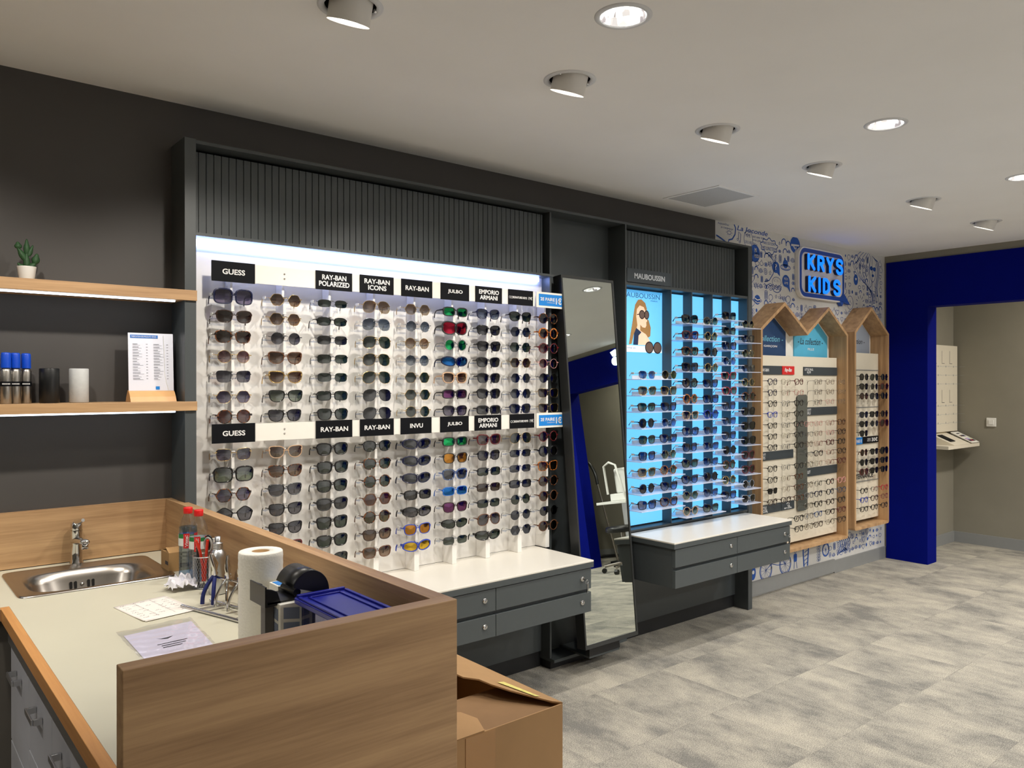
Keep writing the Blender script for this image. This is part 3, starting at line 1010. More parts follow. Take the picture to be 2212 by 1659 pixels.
def drawer_unit(label, x0, x1, splits, yb, keyx):
    u = thing('drawer_unit', label, 'drawer unit', ((x0 + x1) / 2, -0.3, 0.4))
    MB().box(x0, x1, -0.505, yb, ZW - 0.009, ZW).build('worktop', M_WTOP, u, bevel=0.002)
    MB().box(x0, x1, -0.505, yb, 0.6195, ZW - 0.0095).build('apron', M_FRAME2, u, bevel=0.001)
    c = x0 + 0.012
    MB().box(c, x1 - 0.012, -0.478, -0.061, 0.405, 0.6190).build('carcass', M_FRAME, u)
    xs_ = [x0 + 0.012] + splits + [x1 - 0.012]
    for a, b in zip(xs_[:-1], xs_[1:]):
        for z0, z1 in ((0.5186, 0.6156), (0.4066, 0.502)):
            d = MB().box(a + 0.0015, b - 0.0015, -0.500, -0.4785, z0, z1).build('drawer', M_FRAME2, u, bevel=0.0012)
            lock(b - 0.062, z0 + (z1 - z0) * 0.55, -0.5005, d)
    # dangling keys in the top right lock
    k = MB()
    kx, kz = keyx, 0.5186 + 0.097 * 0.55
    k.box(kx - 0.001, kx + 0.001, -0.53, -0.507, kz - 0.004, kz + 0.004)
    k.tube([(kx + 0.009 * math.cos(t), -0.532, kz - 0.008 + 0.009 * math.sin(t)) for t in [2 * PI * i / 14 for i in range(14)]], 0.001, 6, closed=True)
    k.box(kx + 0.002, kx + 0.004, -0.534, -0.526, kz - 0.062, kz - 0.016)
    k.box(kx + 0.006, kx + 0.008, -0.535, -0.522, kz - 0.046, kz - 0.018)
    return u, k


u1, k1 = drawer_unit('white topped charcoal drawer unit under the bright sunglass wall', 0.990, 2.7383, [1.54, 2.1366], -0.067, 2.7383 - 0.074)
kk = k1.build('key_ring', M_CHROME); tag(kk, 'small key ring hanging from the drawer lock beside the leaning mirror', 'keys')
u2, k2 = drawer_unit('white topped charcoal drawer unit under the backlit cyan shelves', 3.350, 4.505, [3.93], -0.167, 4.505 - 0.074)
kk = k2.build('key_ring', M_CHROME); tag(kk, 'key ring hanging from the far drawer lock beside the oak house frame', 'keys')

# ================================================================ leaning mirror
ml = thing('leaning_mirror', 'tall mirror in a black box frame leaning out between the two lit displays', 'mirror', (3.05, -0.2, 0.062))
SL = 0.0945
nrm = Vector((0, -1, SL)).normalized()
up = Vector((0, -SL, -1)).normalized() * -1


def mpt(x, s_, d):
    """x, distance s_ up the glass from its foot, d in front of the glass plane"""
    return Vector((x, -0.15 - (2.07 - 0.165) * SL, 0.165)) + up * s_ + nrm * d


LEN = (2.07 - 0.165) * math.sqrt(1 + SL * SL)


def tilted(m, x0, x1, s0, s1, d0, d1):
    vs = [mpt(x, s_, d) for x in (x0, x1) for s_ in (s0, s1) for d in (d0, d1)]
    return m.add(vs, [(0, 1, 3, 2), (4, 6, 7, 5), (0, 4, 5, 1), (2, 3, 7, 6), (0, 2, 6, 4), (1, 5, 7, 3)])


GX0, GX1 = 2.862, 3.243
tilted(MB(), GX0, GX1, 0, LEN, -0.003, 0.0).build('mirror_glass', M_MIRROR, ml)
m = MB()
w = 0.010
tilted(m, GX0 - w, GX0, -0.02, LEN + 0.014, -0.058, 0.004)
tilted(m, GX1, GX1 + w, -0.02, LEN + 0.014, -0.058, 0.004)
tilted(m, GX0, GX1, -0.02, 0, -0.058, 0.004)
tilted(m, GX0, GX1, LEN, LEN + 0.014, -0.058, 0.004)
m.build('frame', mat('black_metal_frame', (44, 46, 46), 0.4, noise=0.03), ml)
tilted(MB(), GX0, GX1, 0, LEN, -0.055, -0.0035).build('backing', M_BLACK, ml)
MB().box(2.95, 3.18, -0.265, -0.033, 0.0625, 0.072).build('foot_bracket', M_FRAME2, ml)
MB().box(2.95, 3.18, -0.265, -0.240, 0.0725, 0.130).build('foot_lip', M_BLACK, ml)

# ================================================================ nine display rails with signs
ZU = [1.850 - 0.0775 * k for k in range(7)]
ZLo = [1.239 - 0.0775 * k for k in range(7)]
RX = [1.116, 1.327, 1.534, 1.747, 1.957, 2.168, 2.368, 2.572, 2.7615]
ordn = ['first', 'second', 'third', 'fourth', 'fifth', 'sixth', 'seventh', 'eighth', 'ninth', 'tenth', 'eleventh', 'twelfth', 'thirteenth']
GY = -0.1555
clip_me = arm_me = None


def mk_clip():
    m = MB()
    m.box(-0.007, 0.007, -0.010, 0.012, 0.006, 0.010)
    m.cyl((0, 0, -0.002), (0, 0, 0.010), 0.0016, 0.0016, 8)
    m.box(-0.006, -0.003, -0.002, 0.012, -0.018, 0.008)
    return m.build('nose_clip', M_CHROME, None)


def mk_arm(xr=0.072):
    m = MB()
    m.box(-0.072, xr, 0.046, 0.050, -0.012, -0.007)
    m.box(-0.072, -0.069, 0.020, 0.046, -0.012, -0.007)
    m.box(-0.072, -0.069, 0.020, 0.023, -0.007, -0.003)
    if xr > 0.05:
        m.box(0.069, 0.072, 0.020, 0.046, -0.012, -0.007)
        m.box(0.069, 0.072, 0.020, 0.023, -0.007, -0.003)
    return m.build('clear_arm', M_CLEAR, None)


clip0, arm0, arm9 = mk_clip(), mk_arm(), mk_arm(0.026)
seg0 = MB().box(-0.006, 0.006, -0.144, -0.1285, -0.060, -0.016).build('strip_segment', M_WHITE, None, bevel=0.0008)
for i, x in enumerate(RX):
    r = thing('display_rail', '%s white sunglass display rail from the left, in front of the bright panel' % ordn[i], 'display rail', (x, -0.14, ZW), 'white rails of the bright sunglass wall')
    m = MB()
    m.box(x - 0.0045, x + 0.0045, -0.128, -0.068, ZW + 0.09, 1.95)
    m.build('upright', M_WHITE, r)
    for zz in ZU + ZLo:
        c = seg0.copy(); COL.objects.link(c)
        c.parent = r
        c.matrix_parent_inverse = Matrix.Translation(-Vector(r.location))
        c.location = (x, 0, zz)
    MB().box(x - 0.006, x + 0.006, -0.144, -0.1285, ZW + 0.0905, ZLo[-1] - 0.064).build('front_strip', M_WHITE, r)
    m = MB().box(x - 0.013, x + 0.013, -0.145, -0.067, ZW + 0.0005, ZW + 0.09)
    m.build('foot_block', M_WHITE, r, bevel=0.001)
    m = MB().box(x - 0.0135, x + 0.0135, -0.139, -0.068, 1.952, 1.972)
    m.build('top_block', M_WHITE, r)
    for zz in ZU + ZLo:
        for s0 in (clip0, arm0 if i < 8 else arm9):
            c = s0.copy(); COL.objects.link(c)
            c.parent = r
            c.matrix_parent_inverse = Matrix.Translation(-Vector(r.location))
            c.location = (x, -0.1385 if s0 is clip0 else -0.142, zz)
for s0 in (clip0, arm0, arm9, seg0):
    bpy.data.objects.remove(s0)

YS = -0.156
for z0, z1, nm in ((1.905, 1.979, 'upper'), (1.283, 1.352, 'lower')):
    b = MB().box(1.031, 2.668, YS + 0.003, YS + 0.006, z0, z1).build('sign_strip', M_SIGNW)
    tag(b, 'long white backing strip behind the %s row of black brand signs' % nm, 'sign strip')
    for px in (1.322,):
        m = MB()
        for q in (0.37, 0.63):
            m.cyl((px, YS + 0.003, z0 + (z1 - z0) * q), (px, YS + 0.001, z0 + (z1 - z0) * q), 0.0035, 0.0035, 10)
        m.build('screws', M_STEEL, b)
UP = [(1.031, 1.199, 'GUESS'), (1.457, 1.624, 'RAY-BAN\nPOLARIZED'), (1.662, 1.829, 'RAY-BAN\nICONS'), (1.870, 2.035, 'RAY-BAN'), (2.083, 2.246, 'JULBO'), (2.285, 2.448, 'EMPORIO\nARMANI')]
LO = [(1.031, 1.199, 'GUESS'), (1.457, 1.624, 'RAY-BAN'), (1.662, 1.829, 'RAY-BAN'), (1.866, 2.030, 'INVU'), (2.080, 2.243, 'JULBO'), (2.280, 2.443, 'EMPORIO\nARMANI')]
for rown, (z0, z1), lst in (('upper', (1.902, 1.980), UP), ('lower', (1.281, 1.355), LO)):
    for k, (a, b, tx) in enumerate(lst):
        pos = ['above the first rail', 'above the third rail', 'above the fourth rail', 'above the fifth rail', 'above the sixth rail', 'above the seventh rail'][k]
        s_ = MB().box(a, b, YS - 0.002, YS + 0.0025, z0, z1).build('brand_sign', M_SIGNB)
        tag(s_, 'black brand sign in the %s row, %s of the bright wall' % (rown, pos), 'sign', 'black brand signs')
        two = '\n' in tx
        n = max(len(q) for q in tx.split('\n'))
        wd = (b - a) * min(0.84, 0.105 * n + (0.02 if n > 6 else 0))
        hh = (z1 - z0) * (0.62 if two else 0.27)
        c = (a + b) / 2; zc = (z0 + z1) / 2
        text_obj('lettering', tx, c - wd / 2, c + wd / 2, zc - hh / 2, zc + hh / 2, YS - 0.0026, M_TXT, s_, bold=0.025, line=0.95)
    a, b = (2.490, 2.652) if rown == 'upper' else (2.499, 2.660)
    s_ = MB().box(a, b, YS - 0.002, YS + 0.0025, z0 + 0.002, z1).build('price_sign', M_SIGNB)
    tag(s_, 'black price sign reading 19 euro in the %s sign row' % rown, 'sign', 'black price signs')
    zc = (z0 + z1) / 2
    text_obj('lettering', 'SIGNATURE KRYS', a + 0.026, b - 0.042, zc - 0.005, zc + 0.006, YS - 0.0026, M_TXT, s_, bold=0.03)
    text_obj('price', '19€', b - 0.032, b - 0.006, zc - 0.007, zc + 0.009, YS - 0.0026, M_TXT, s_, bold=0.01)
    m = MB()
    for q in (-0.006, 0.006):
        m.ribbon(closed([(a + 0.0145 + q + 0.0055 * math.cos(t), zc + 0.0055 * math.sin(t)) for t in [2 * PI * i / 12 for i in range(12)]]), 0.0014, YS - 0.0026)
    m.build('emblem', M_TXT, s_)
    s_ = MB().box(2.674, 2.864, YS - 0.004, YS + 0.0025, z0 - 0.001, z1 + 0.001).build('offer_sign', M_SIGNW)
    tag(s_, 'white edged blue offer sign at the right end of the %s sign row' % rown, 'sign', 'blue offer signs')
    MB().fill([(2.689, z0 + 0.009), (2.858, z0 + 0.009), (2.858, z1 - 0.009), (2.689, z1 - 0.009)], YS - 0.0045).build('blue_field', M_SKY, s_)
    text_obj('lettering', '2E PAIRE', 2.700, 2.800, zc - 0.004, zc + 0.013, YS - 0.005, M_TXT, s_, bold=0.02)
    text_obj('price', '1€', 2.808, 2.848, zc - 0.019, zc + 0.016, YS - 0.005, M_TXT, s_, bold=0.03)
    text_obj('small_lettering', 'À PARTIR DE', 2.745, 2.800, zc - 0.015, zc - 0.009, YS - 0.005, M_TXT, s_, bold=0.0)

# ================================================================ spectacles
def outline(shape, n=26):
    """right-hand lens rim, x outward, z up, metres, around its own centre"""
    P = {'round': (.0245, .0235, 2.0), 'square': (.0270, .0220, 3.6), 'rect': (.0280, .0175, 3.6), 'wayf': (.0275, .0215, 2.9), 'cat': (.0280, .0215, 2.5),
         'aviator': (.0285, .0250, 2.3), 'hex': (.0265, .0240, 2.0), 'over': (.0315, .0255, 3.4), 'wrap': (.0330, .0190, 2.6), 'club': (.0265, .0215, 2.5), 'pent': (.0300, .0270, 2.0),
         'shield': (.0345, .0270, 3.0), 'slim': (.0270, .0150, 3.2), 'kid': (.0225, .0185, 2.5), 'kidsq': (.0230, .0170, 3.2)}[shape]
    a, b, p = P
    out = []
    for i in range(n):
        t = 2 * PI * i / n
        c, s = math.cos(t), math.sin(t)
        if shape in ('hex', 'pent'):
            k = 6 if shape == 'hex' else 5
            ph = (t - (0 if k == 6 else PI / 2)) % (2 * PI / k) - PI / k
            r = math.cos(PI / k) / math.cos(ph)
            r = r * 0.75 + 0.25
            x, z = a * 1.06 * r * c, b * 1.06 * r * s
        else:
            x = a * (abs(c) ** (2 / p)) * (1 if c >= 0 else -1)
            z = b * (abs(s) ** (2 / p)) * (1 if s >= 0 else -1)
        if shape in ('wayf', 'club', 'square', 'kidsq', 'kid'):
            x *= 1 + 0.11 * z / b
            z += 0.0016 * (x / a) * (z > 0)
        if shape == 'cat':
            x *= 1 + 0.16 * z / b
            z += 0.0065 * max(0, x / a) ** 2 * (z > -0.004)
        if shape == 'aviator':
            x += -0.004 * (z / b) - 0.001
            x *= 1 + 0.16 * max(0, z / b)
            if z < 0: z *= 1.08
        if shape == 'wrap':
            z += 0.003 * (x / a)
            z *= 1 - 0.22 * max(0, x / a)
        if shape == 'shield':
            x -= 0.004
            z *= 1.0 - 0.25 * max(0, -x / a - 0.2)
            z += 0.004 * max(0, x / a)
        out.append((x, z))
    return out


HALF = {'round': .0365, 'square': .0385, 'rect': .0385, 'wayf': .0380, 'cat': .0385, 'aviator': .0385, 'hex': .0375, 'over': .0410, 'wrap': .0390, 'club': .0375, 'pent': .0405, 'shield': .0365, 'slim': .038, 'kid': .0325, 'kidsq': .0325}
WEIGHT = {'thick': (.0046, .0044), 'mid': (.0030, .0036), 'wire': (.0013, .0018)}
MESH = {}


def curve_y(x, shape):
    return (2.3 if shape in ('wrap', 'shield') else 1.2) * x * x


def front_mesh(shape, wt):
    key = ('front', shape, wt)
    if key in MESH: return MESH[key]
    t, d = WEIGHT[wt]
    rim = outline(shape)
    n = len(rim)
    hx = HALF[shape]
    m = MB()
    for sg in (1, -1):
        vs = []
        for grow, yy in ((t, -d / 2), (t, d / 2), (0, d / 2), (0, -d / 2)):
            for (x, z) in rim:
                l = math.hypot(x, z)
                g = grow * (1.35 if (z > 0.006 and wt != 'wire') else 1.0)
                X = sg * (hx + x * (l + g) / l); Z = z * (l + g) / l
                vs.append((X, yy + curve_y(X, shape), Z))
        m.smooth = True
        m.add(vs, [(q * n + i, q * n + (i + 1) % n, ((q + 1) % 4) * n + (i + 1) % n, ((q + 1) % 4) * n + i) for q in range(4) for i in range(n)])
        m.smooth = False
        # end piece at the hinge
        xo = max(r[0] for r in rim) + hx
        zo = 0.010 if shape in ('wayf', 'cat', 'club', 'square', 'kidsq') else 0.006
        xe = 0.0705 if shape[:3] != 'kid' else 0.061
        yy = curve_y(xo, shape)
        hgt = 0.0035 if wt != 'wire' else 0.0012
        a, b = sorted((sg * (xo - 0.003), sg * xe))
        m.box(a, b, yy - d / 2, yy + d / 2 + 0.004, zo - hgt, zo + hgt)
    # bridge
    xi = hx + min(r[0] for r in rim)
    zb = 0.004 if wt != 'wire' else 0.006
    rr = {'thick': 0.0026, 'mid': 0.0018, 'wire': 0.0010}[wt]
    pts = [(-xi - .002, 0.0002, zb), (-xi * 0.5, -.0004, zb + 0.0022), (0, -.0008, zb + 0.003), (xi * 0.5, -.0004, zb + 0.0022), (xi + .002, 0.0002, zb)]
    if shape != 'shield':
        m.tube(pts, rr, 6)
        if shape == 'aviator':
            m.tube([(p[0] * 1.6, p[1], p[2] + 0.0085) for p in pts], rr, 6)
    if wt == 'wire' or shape == 'aviator':
        for sg in (1, -1):
            m.tube([(sg * 0.010, 0.001, 0.0), (sg * 0.009, 0.007, -0.004), (sg * 0.0085, 0.008, -0.009)], 0.0009, 5)
    o = m.build('front', [M_BLACK], None)
    me = o.data; bpy.data.objects.remove(o)
    MESH[key] = me
    return me


def lens_mesh(shape, sg):
    key = ('lens', shape, sg)
    if key in MESH: return MESH[key]
    rim = outline(shape); n = len(rim); hx = HALF[shape]
    m = MB(); vs = []
    for f in (0.997, 0.72, 0.4):
        for (x, z) in rim:
            X = sg * (hx + x * f)
            vs.append((X, curve_y(X, shape) - 0.0015 * (1 - f), z * f))
    X = sg * hx
    vs.append((X, curve_y(X, shape) - 0.0016, 0))
    m.smooth = True
    m.add(vs, [(q * n + i, q * n + (i + 1) % n, (q + 1) * n + (i + 1) % n, (q + 1) * n + i) for q in range(2) for i in range(n)] + [(2 * n + i, 2 * n + (i + 1) % n, 3 * n) for i in range(n)])
    o = m.build('lens', [M_BLACK], None)
    me = o.data; bpy.data.objects.remove(o)
    MESH[key] = me
    return me


def temple_mesh(wt, sg, kid=False, wide=False, dr=0.034):
    key = ('temple', wt, sg, kid, wide, dr)
    if key in MESH: return MESH[key]
    x = sg * (0.0705 if not kid else 0.061)
    y0 = 0.007
    L = 0.058 if not kid else 0.043
    z = 0.008
    m = MB()
    if wt == 'wire':
        m.tube([(x, y0, z), (x, y0 + L * .5, z + .001), (x, y0 + L, z - .002), (x, y0 + L + .006, z - .012), (x * .985, y0 + L + .009, z - dr + .004)], [.0010, .0010, .0012, .0018, .0015], 6)
    else:
        h = 0.0065 if wide else (0.0038 if wt == 'thick' else 0.0024)
        tk = 0.0014
        secs = [(y0, z, h), (y0 + L * .35, z, h * .85), (y0 + L * .8, z - .001, h * .6), (y0 + L, z - .005, h * .6), (y0 + L + .008, z - .016, h * .6), (y0 + L + .011, z - dr, .0028)]
        vs = []
        for k, (yy, zz, hh) in enumerate(secs):
            if k >= 3:
                dy = hh * (0.5 if k == 3 else 0.95)
                vs += [(x - tk, yy + dy, zz + hh * .35), (x + tk, yy + dy, zz + hh * .35), (x + tk, yy - dy, zz - hh * .35), (x - tk, yy - dy, zz - hh * .35)]
            else:
                vs += [(x - tk, yy, zz + hh), (x + tk, yy, zz + hh), (x + tk, yy, zz - hh), (x - tk, yy, zz - hh)]
        k = len(secs)
        m.add(vs, [(q * 4 + i, q * 4 + (i + 1) % 4, (q + 1) * 4 + (i + 1) % 4, (q + 1) * 4 + i) for q in range(k - 1) for i in range(4)] + [(0, 1, 2, 3), ((k - 1) * 4, (k - 1) * 4 + 1, (k - 1) * 4 + 2, (k - 1) * 4 + 3)])
    o = m.build('temple', [M_BLACK], None)
    me = o.data; bpy.data.objects.remove(o)
    MESH[key] = me
    return me


def tag_mesh():
    if 'tag' in MESH: return MESH['tag']
    m = MB().box(-0.0725, -0.0685, 0.038, 0.060, 0.0035, 0.0145)
    m.box(-0.0728, -0.0724, 0.043, 0.056, 0.006, 0.012)
    o = m.build('tag', [M_BLACK], None)
    me = o.data; bpy.data.objects.remove(o)
    MESH['tag'] = me
    return me


FRM = {
    'black': mat('frame_black', (16, 15, 17), 0.12, noise=0.02), 'matt black': mat('frame_matt_black', (26, 26, 28), 0.45, noise=0.03),
    'dark brown': mat('frame_dark_brown', (46, 28, 20), 0.15, noise=0.06), 'brown': mat('frame_brown', (98, 62, 40), 0.18, noise=0.06),
    'tortoiseshell': tortoise('frame_tortoise', (24, 14, 10), (112, 62, 26)), 'amber': tortoise('frame_amber', (120, 58, 18), (196, 120, 52)),
    'gold': mat('frame_gold', (205, 172, 112), 0.2, metal=1, noise=0.02), 'silver': mat('frame_silver', (196, 198, 202), 0.2, metal=1, noise=0.02),
    'gunmetal': mat('frame_gunmetal', (84, 86, 90), 0.25, metal=1, noise=0.02), 'navy': mat('frame_navy', (22, 26, 58), 0.2, noise=0.03),
    'blue': mat('frame_blue', (34, 62, 170), 0.25, noise=0.03), 'bright blue': mat('frame_bright_blue', (36, 104, 196), 0.25, noise=0.03),
    'dark red': mat('frame_dark_red', (88, 22, 26), 0.2, noise=0.04), 'red': mat('frame_red', (168, 44, 52), 0.2, noise=0.04),
    'beige': mat('frame_beige', (190, 156, 126), 0.2, noise=0.04), 'pink': mat('frame_pink', (214, 152, 146), 0.2, noise=0.03),
    'clear': glassy('frame_clear', (214, 210, 204), (214, 210, 204), 0.14), 'clear blue': glassy('frame_clear_blue', (120, 168, 222), (120, 168, 222), 0.14),
    'clear pink': glassy('frame_clear_pink', (226, 178, 168), (226, 178, 168), 0.14), 'grey': mat('frame_grey', (110, 110, 112), 0.25, noise=0.03),
}
LNS = {
    'violet': glassy('lens_violet', (58, 46, 84), (168, 156, 190), 0.05), 'dark brown': glassy('lens_dark_brown', (62, 42, 28), (84, 60, 42), 0.05),
    'brown': glassy('lens_brown', (92, 58, 34), (176, 142, 112), 0.05), 'pink': glassy('lens_pink', (112, 66, 76), (214, 178, 176), 0.05),
    'grey': glassy('lens_grey', (58, 56, 70), (140, 138, 150), 0.05), 'dark grey': glassy('lens_dark_grey', (38, 40, 44), (62, 64, 68), 0.06),
    'green': glassy('lens_green', (38, 62, 50), (60, 84, 68), 0.06), 'tan': glassy('lens_tan', (150, 108, 72), (222, 202, 178), 0.05),
    'blue': glassy('lens_blue', (44, 70, 104), (176, 190, 204), 0.06), 'navy': glassy('lens_navy', (32, 42, 66), (56, 68, 96), 0.06),
    'green mirror': glassy('lens_green_mirror', (14, 70, 44), (20, 90, 60), 0.42, mirror=(60, 220, 130), rough=0.08), 'red mirror': glassy('lens_red_mirror', (100, 20, 34), (110, 28, 40), 0.45, mirror=(240, 60, 90), rough=0.08),
    'blue mirror': glassy('lens_blue_mirror', (16, 50, 96), (20, 60, 120), 0.4, mirror=(60, 140, 230), rough=0.08), 'orange': glassy('lens_orange_mirror', (110, 70, 30), (190, 130, 60), 0.4, mirror=(240, 170, 80), rough=0.1),
    'yellow': glassy('lens_yellow_mirror', (180, 130, 30), (230, 190, 60), 0.4, mirror=(250, 210, 80), rough=0.1), 'purple': glassy('lens_purple_mirror', (64, 36, 70), (96, 60, 96), 0.25, mirror=(180, 110, 170), rough=0.08),
    'olive': glassy('lens_olive', (76, 66, 24), (104, 92, 40), 0.06), 'red brown': glassy('lens_red_brown', (96, 44, 38), (132, 76, 66), 0.06),
    'smoky green': glassy('lens_smoky_green', (30, 44, 34), (120, 134, 110), 0.08), 'smoky blue': glassy('lens_smoky_blue', (32, 50, 78), (96, 128, 170), 0.10),
    'smoky brown': glassy('lens_smoky_brown', (54, 40, 30), (150, 128, 104), 0.08), 'black': glassy('lens_black', (22, 22, 24), (34, 34, 36), 0.06),
    'demo': glassy('lens_demo', (244, 244, 242), (244, 244, 242), 0.03),
}
SHN = {'round': 'round', 'square': 'square', 'rect': 'rectangular', 'wayf': 'trapezoid', 'cat': 'cat-eye', 'aviator': 'teardrop', 'hex': 'hexagonal', 'over': 'oversized', 'wrap': 'wraparound', 'club': 'browline', 'pent': 'five-sided', 'shield': 'one-lens', 'slim': 'narrow', 'kid': 'small round', 'kidsq': 'small square'}


def obj_of(name, me, m, parent):
    o = bpy.data.objects.new(name, me)
    COL.objects.link(o)
    o.parent = parent
    if me.materials:
        o.material_slots[0].link = 'OBJECT'
        o.material_slots[0].material = m
    return o


def glasses(shape, fr, ln, wt, loc, label, group, rz=0.0, kid=False, name='sunglasses', pr_tag=True, rx=0.0, dr=0.034):
    t = thing(name, label, name, loc, group, rz)
    t.rotation_euler = (rx, 0, rz)
    fm = FRM[fr]
    obj_of('front_frame', front_mesh(shape, wt), fm, t)
    lm = LNS[ln]
    for sg in (-1, 1):
        l = obj_of('lens', lens_mesh(shape, sg), lm, t)
    wide = wt == 'thick' and shape in ('over', 'wrap', 'shield')
    for sg in (-1, 1):
        obj_of('temple', temple_mesh(wt, sg, kid, wide, dr), fm, t)
    if pr_tag:
        obj_of('price_tag', tag_mesh(), M_PLWHITE, t)
    return t


# bright wall: one line per rail, top to bottom (shape, frame, lens, weight)
def rows_of(s):
    out = []
    for q in s.strip().split(';'):
        q = q.strip()
        if not q:
            continue
        a = q.split('/')
        out.append((a[0].strip(), a[1].strip(), a[2].strip(), a[3].strip() if len(a) > 3 else 'mid'))
    return out


UPPER = [
 'over/navy/violet/thick;wayf/dark brown/dark brown/mid;wayf/tortoiseshell/dark brown/mid;round/gold/pink/wire;square/gunmetal/grey/wire;hex/gold/violet/wire;round/tortoiseshell/red brown/mid',
 'hex/gold/brown/wire;hex/gold/brown/wire;round/gunmetal/grey/wire;cat/brown/brown/mid;cat/gold/brown/mid;cat/black/smoky green/mid;cat/black/grey/mid',
 'slim/gunmetal/green/wire;slim/black/green/mid;rect/gunmetal/dark grey/wire;rect/black/green/wire;rect/gunmetal/green/wire;rect/black/green/mid;wayf/black/green/mid',
 'aviator/gold/tan/wire;aviator/silver/blue/wire;aviator/gold/green/wire;aviator/gold/green/wire;aviator/gold/green/wire;aviator/gunmetal/dark grey/wire;aviator/black/dark grey/wire',
 'hex/gold/tan/wire;round/silver/blue/wire;round/gold/tan/wire;round/silver/blue/wire;hex/gold/green/wire;hex/gold/green/wire;round/gold/green/wire',
 'rect/matt black/green mirror/thick;shield/matt black/red mirror/thick;round/grey/green mirror/mid;wrap/navy/blue mirror/thick;wayf/beige/brown/thick;rect/matt black/purple/thick;wayf/black/violet/mid',
 'wayf/navy/blue/mid;wayf/black/dark grey/mid;wayf/black/dark grey/mid;wayf/matt black/dark grey/mid;wayf/matt black/dark grey/mid;wayf/black/dark grey/mid;rect/matt black/dark grey/thick',
 'wayf/black/green/mid;hex/gunmetal/navy/wire;hex/black/green/wire;hex/gold/dark brown/wire;hex/silver/navy/wire;hex/gunmetal/navy/wire;wayf/navy/navy/mid',
 'round/tortoiseshell/dark grey/mid;round/amber/dark brown/thick;round/dark red/red brown/mid;round/pink/red brown/wire;round/black/dark grey/wire;square/gold/dark brown/wire;square/gold/dark brown/wire']
LOWER = [
 'square/gold/violet/wire;over/black/smoky green/thick;hex/tortoiseshell/violet/mid;pent/black/grey/mid',
 'cat/beige/tan/mid;cat/tortoiseshell/brown/mid;cat/gunmetal/grey/mid;cat/black/grey/mid;cat/black/grey/mid;square/dark red/dark brown/thick',
 'wayf/black/green/thick;wayf/black/green/thick;wayf/black/green/thick;wayf/matt black/dark grey/thick;square/black/green/thick;wayf/black/green/thick;square/black/green/thick',
 'club/black/green/mid;club/tortoiseshell/green/mid;round/tortoiseshell/green/mid;hex/brown/red brown/mid;round/tortoiseshell/olive/mid;wayf/dark brown/brown/mid;wayf/brown/brown/mid',
 'wrap/navy/navy/thick;wrap/navy/navy/thick;wrap/navy/navy/thick;rect/black/dark grey/thick;wrap/black/grey/thick;wayf/blue/orange/mid;wrap/blue/yellow/thick',
 'rect/matt black/green mirror/thick;wayf/matt black/orange/mid;wayf/clear blue/navy/thick;rect/bright blue/blue mirror/mid;wayf/dark brown/purple/mid;wrap/black/green/mid;rect/gunmetal/green/wire',
 'wayf/dark red/red brown/thick;wayf/black/grey/mid;rect/black/green/mid;rect/dark brown/dark brown/mid;rect/matt black/green/mid;aviator/brown/grey/mid;wrap/black/green/thick',
 'aviator/gold/green/wire;rect/black/navy/wire;rect/navy/navy/wire;rect/black/navy/mid;round/black/green/wire;round/gunmetal/navy/wire;hex/gunmetal/navy/wire',
 'round/dark red/dark brown/mid;round/black/dark grey/thick;square/amber/brown/mid;round/tortoiseshell/dark brown/mid;round/brown/dark brown/mid;round/black/dark grey/wire;round/brown/dark brown/mid']
NOTAG = {5: (0, 1, 2, 3, 4, 5, 6)}
for blk, zs, data in (('upper', ZU, UPPER), ('lower', ZLo, LOWER)):
    for i, s in enumerate(data):
        for k, (sh, fr, ln, wt) in enumerate(rows_of(s)):
            lab = '%s %s sunglasses, %s lenses, %s from top, %s block, %s rail from left' % (fr, SHN[sh], ln, ordn[k], blk, ordn[i])
            j = random.uniform
            glasses(sh, fr, ln, wt, (RX[i] + j(-.002, .002), GY + j(-.002, .001), zs[k] - 0.004 + j(-.001, .001)), lab, 'sunglasses of the %s block of the bright wall' % blk, rz=j(-.035, .035), pr_tag=not (i == 5 and blk == 'upper'))

# ================================================================ backlit shelves and their sunglasses
def shelf_rows(z0, z1, n):
    return [z0 + (z1 - z0) * k / (n - 1) for k in range(n)]


COLS = [(3.360, 3.748, shelf_rows(1.534, 0.791, 9), (3.452, 3.645), 'first'), (3.756, 4.150, shelf_rows(1.867, 0.715, 13), (3.845, 4.050), 'second'),
        (4.160, 4.345, shelf_rows(1.908, 0.777, 13), (4.240,), 'third'), (4.355, 4.536, shelf_rows(1.866, 0.734, 13), (4.448,), 'fourth')]
M_STAND = mat('clear_nose_stand', (235, 238, 242), 0.15, noise=0.01, alpha=0.75)
pool = [('round', 'gold', 'smoky green', 'mid'), ('cat', 'black', 'smoky blue', 'mid'), ('wayf', 'matt black', 'smoky green', 'mid'), ('square', 'black', 'smoky blue', 'mid'), ('round', 'tortoiseshell', 'smoky green', 'thick'),
        ('hex', 'gold', 'smoky green', 'wire'), ('wayf', 'navy', 'smoky blue', 'mid'), ('round', 'silver', 'smoky blue', 'wire'), ('square', 'gold', 'smoky brown', 'mid'), ('cat', 'gunmetal', 'smoky blue', 'wire'), ('round', 'black', 'dark grey', 'mid')]
